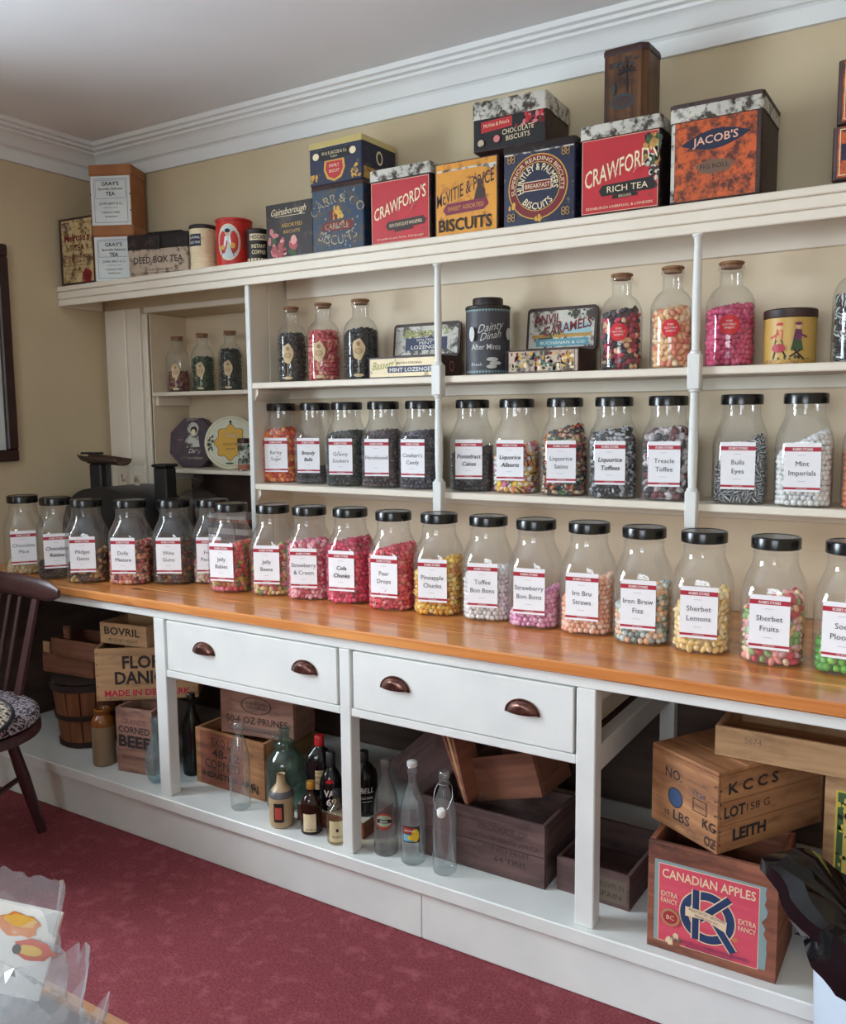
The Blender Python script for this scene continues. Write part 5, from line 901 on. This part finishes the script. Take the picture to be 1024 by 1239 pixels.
b = MB(); b.tube([(-.014, 0, .240), (-.024, -.012, .225), (-.028, -.022, .200), (-.020, -.030, .176), (-.008, -.034, .170), (.010, -.030, .184), (.022, -.018, .210), (.020, -.006, .232), (.014, 0, .240)], .0011, 6); b.tube([(.0152*math.cos(2*PI*i/16), .0152*math.sin(2*PI*i/16), .238) for i in range(16)], .0011, 6, True); b.obj('wire_bail', M['steel'], t, smooth=60)
MB().lathe([(.010, 0), (.011, .004), (.011, .016), (.008, .020)], 20).obj('stopper', M['white'], t, loc=(-.008, -.036, .168), rot=(R(20), 0, 0), smooth=40)

# ------------------------------------------------------------ chair at the left edge
def chair():
    t = thing('wooden_chair', 'dark stick back wooden chair with patterned seat cushion, backed against the counter', 'chair', (.56, -1.05, 0)); dk = wood('dark_red_chair_wood', srgb(48, 24, 26), srgb(70, 38, 40), 'z', .35, lo=.2, hi=.8); L = lambda x, y, z: (x-.56, y+1.05, z)
    b = MB(); b.loft([[L(.56+r*.265*math.cos(a), -1.07+r*.225*math.sin(a), z) for a in [2*PI*i/40 for i in range(40)]] for r, z in ((.9, .395), (1, .402), (1, .422), (.97, .430))]); b.obj('seat', dk, t, smooth=40)
    for (x0, y0), (x1, y1) in (((.575, -.925), (.612, -.838)), ((.36, -.95), (.30, -.86)), ((.72, -1.20), (.78, -1.27)), ((.38, -1.20), (.32, -1.27))):
        b = MB(); b.tube([L(x0+(x1-x0)*s, y0+(y1-y0)*s, .396*(1-s)+.0005) for s in (0, .2, .5, .8, 1)], [.014, .017, .020, .017, .013], 12); b.obj('leg', dk, t, smooth=60)
    b = MB(); b.tube([L(.595, -.90, .20), L(.745, -1.225, .20)], .009, 8); b.obj('stretcher', dk, t, smooth=60); b = MB(); b.tube([L(.335, -.90, .20), L(.355, -1.225, .20)], .009, 8); b.obj('stretcher', dk, t, smooth=60)
    for x in (.60, .26): b = MB(); b.loft([[L(x-.02+dx, -.885+dy, .428) for dx, dy in ((-.017, -.006), (.017, -.006), (.017, .006), (-.017, .006))], [L(x+.004+dx, -.807+dy, .775) for dx, dy in ((-.013, -.006), (.013, -.006), (.013, .006), (-.013, .006))]]); b.obj('stile', dk, t)
    for x in (.52, .465, .41, .355, .30): b = MB(); b.tube([L(x-.012, -.882, .428), L(x-.004, -.845, .60), L(x+.004, -.808, .775)], [.007, .009, .007], 8); b.obj('spindle', dk, t, smooth=60)
    b = MB(); n = 14; rings = []
    for i in range(n+1):
        s = i/n; x = .14+.575*s; e = min(1, min(s, 1-s)*9); hh = .014+.022*math.sqrt(e); zc = .802+.010*math.sin(PI*s); th = .006+.005*e; yy = -.800+.02*math.cos(PI*s)**2*0
        rings.append([L(x, yy+th*math.cos(a), zc+hh*math.sin(a)) for a in [2*PI*j/12 for j in range(12)]])
    b.loft(rings); b.obj('crest_rail', dk, t, smooth=60)
    pat = noise_mat('speckled_fabric', srgb(40, 34, 42), srgb(170, 158, 166), (120, 120, 120), 3, .47, .53, .95, bump=.3)
    ob = MB(); ob.loft([[(.56-.56+r*.262*math.cos(a), -.02+r*.222*math.sin(a), z) for a in [2*PI*i/40 for i in range(40)]] for r, z in ((.93, .431), (1, .440), (1.0, .458), (.93, .470), (.6, .476), (.02, .478))]); ob.obj('seat_pad', pat, t, smooth=60)
    c = thing('round_cushion', 'round speckled cushion with dark piping lying against the chair seat front', 'cushion', (.755, -1.185, .502), 0, None, rot=(R(8), R(6), 0)); 
    ob = MB(); ob.lathe([(.05, -.018), (.135, -.014), (.150, 0), (.135, .016), (.05, .024), (.001, .025)], 36, cap1=False); ob.obj('cushion_cover', noise_mat('light_speckled_fabric', srgb(60, 52, 50), srgb(206, 194, 176), (110, 110, 110), 3, .47, .53, .95, bump=.3), c, smooth=60)
    for r, z in ((.151, 0), (.105, .021)): b = MB(); b.tube([(r*math.cos(2*PI*i/36), r*math.sin(2*PI*i/36), z) for i in range(36)], .006, 8, True); b.obj('piping', plain(srgb(24, 20, 34), .6, name='navy_piping'), c, smooth=60)
chair()

# ------------------------------------------------------------ waste bin with black liner (right edge)
def bin_():
    cx, cy, H, r0 = 3.105, -.905, .478, .150
    t = thing('waste_bin', 'pale blue white plastic bin with a black bag folded over its rim', 'bin', (cx, cy, .0004)); pb = plain(srgb(196, 212, 226), .45, name='pale_blue_plastic')
    b = MB(); b.lathe([(r0*.86, 0), (r0*.88, .004), (r0, H-.01), (r0+.004, H-.008), (r0+.004, H), (r0-.004, H), (r0*.86-.004, .01)], 48, cap1=True); b.obj('bin_body', pb, t, smooth=50)
    blk = plain(srgb(12, 12, 15), .16, name='black_bag_film'); rd = random.Random(4); n = 72; ph = [rd.uniform(0, 6.28) for _ in range(6)]
    def wob(a, s): return sum(math.sin(f*a+ph[i]+s*4)*w_ for i, (f, w_) in enumerate(((3, .3), (7, .55), (11, .6), (17, .5), (23, .45))))
    rings = []
    for s, (dr, z, amp) in enumerate(((-.10, H-.05, .016), (-.05, H+.012, .014), (-.015, H+.030, .010), (.008, H+.020, .008), (.013, H-.010, .006), (.015, H-.04, .007), (.017, H-.075, .009), (.019, H-.108, .011))):
        ring = []
        for j in range(n):
            a = 2*PI*j/n; wv = wob(a, s*.25); fr = (s-4)/3 if s > 4 else 0; low = fr*(.16*max(0, math.cos(a+PI*.30))**1.5-.075); up_ = 0
            tail = max(0, math.cos(a-PI*.97))**10*(.075 if 1 <= s <= 4 else .045 if s in (5,) else 0)
            ring.append(((r0+dr+amp*wv+tail)*math.cos(a), (r0+dr+amp*wv*.8+tail)*math.sin(a), z-low+up_+amp*.9*math.sin(9*a+s)+tail*.75))
        rings.append(ring)
    b = MB(); b.loft(rings, True, True, False); b.obj('bag_liner', blk, t, smooth=34)
bin_()

# ------------------------------------------------------------ table with bags near the viewer
def table():
    t = thing('side_table', 'dark topped table with a light wooden edge at the lower left corner', 'table', (1.95, -2.33, 0)); top = noise_mat('dark_table_top', srgb(44, 26, 22), srgb(58, 36, 30), (4, 40, 40), 5, .3, .7, .4); ed = wood('light_table_edge', srgb(170, 120, 84), srgb(196, 148, 108), 'x')
    MB().box(-.52, -.38, .676, .52, .38, .6985, b=.002).obj('table_top', top, t)
    MB().box(-.53, .381, .672, .53, .393, .706, b=.002).obj('edge_strip', ed, t); MB().box(-.53, -.393, .672, .53, -.381, .706, b=.002).obj('edge_strip', ed, t)
    MB().box(-.533, -.380, .672, -.521, .380, .706, b=.002).obj('edge_strip', ed, t); MB().box(.521, -.380, .672, .533, .380, .706, b=.002).obj('edge_strip', ed, t)
    for x in (-.48, .48):
        for y in (-.34, .34): MB().box(x-.022, y-.022, .0004, x+.022, y+.022, .675, b=.003).obj('leg', top, t)
table()
film = glass('clear_bag_film', (.93, .94, .95), .16, (.85, .87, .9), 1.5, .12)
def bag(label, x, y, z, w_, d, h, rz, seed, peaks=()):
    """thin film bag: sharp folds from triangle waves, open crumpled mouth with pulled-up corners"""
    t = thing('plastic_bag', label, 'bag', (x, y, z), rz, 'crumpled clear bags on the table'); rd = np.random.default_rng(seed); n = 44; m_ = 16; ph = rd.uniform(0, 6.28, (10,)); fr = rd.integers(2, 9, (10, 2)); b = MB(); rings = []
    tri = lambda v: 2*abs(2*((v/6.2832) % 1)-1)-1
    for i in range(m_+1):
        s = i/m_; ring = []
        for j in range(n):
            a = 2*PI*j/n; wv = sum(tri(fr[q, 0]*a+fr[q, 1]*s*3+ph[q]) for q in range(10))/5; pk = sum(hh*max(0, math.cos((a-aa)/2))**9*s**2 for aa, hh in peaks)
            e = 1-.10*s+.02*s*s; rx = w_/2*e*(1+.15*wv*(.4+s)); ry = d/2*e*(1-.55*s)*(1+.22*wv)
            ring.append((rx*math.cos(a)*(1+pk*1.5), ry*math.sin(a)*(1+pk*1.5), max(0, h*.72*s+.030*wv*s+pk)))
        rings.append(ring)
    b.loft(rings, True, True, False); b.obj('bag_film', film, t, smooth=18); return t
bag('tall crumpled clear bag around an orange printed card, furthest back', 2.262, -1.992, .6992, .150, .075, .165, .45, 3, ((.5, .045), (2.6, .03)))
c = thing('packet', 'white card packet with orange food picture inside the tall clear bag', 'packet', (2.262, -1.990, .7000), R(36), None, rot=(R(-6), R(16), R(36))); MB().box(-.046, -.004, .018, .034, .004, .118, b=.001).obj('card', M['white'], c)
k = Ink(face_front(-.005)); org = plain(srgb(226, 130, 40), .5); k.ell(-.010, .098, .024, .013, org, 20, wob=.15); k.ell(-.008, .103, .018, .007, plain(srgb(236, 180, 70), .5), 16, wob=.15); k.ell(.014, .074, .022, .012, plain(srgb(214, 80, 30), .5), 16, wob=.2); k.ell(.010, .073, .014, .006, plain(srgb(240, 190, 60), .5), 14); k.ell(-.004, .072, .005, .006, T['brown'], 10); k.obj('picture_print', c)
bag('crumpled clear bag with a raised rounded corner, middle of the three', 2.398, -2.060, .6994, .150, .06, .165, .40, 8, ((.1, .050),))
bag('low crumpled clear bag nearest the table edge', 2.515, -2.155, .6994, .175, .08, .200, .45, 15, ((.0, .05), (2.2, .03)))
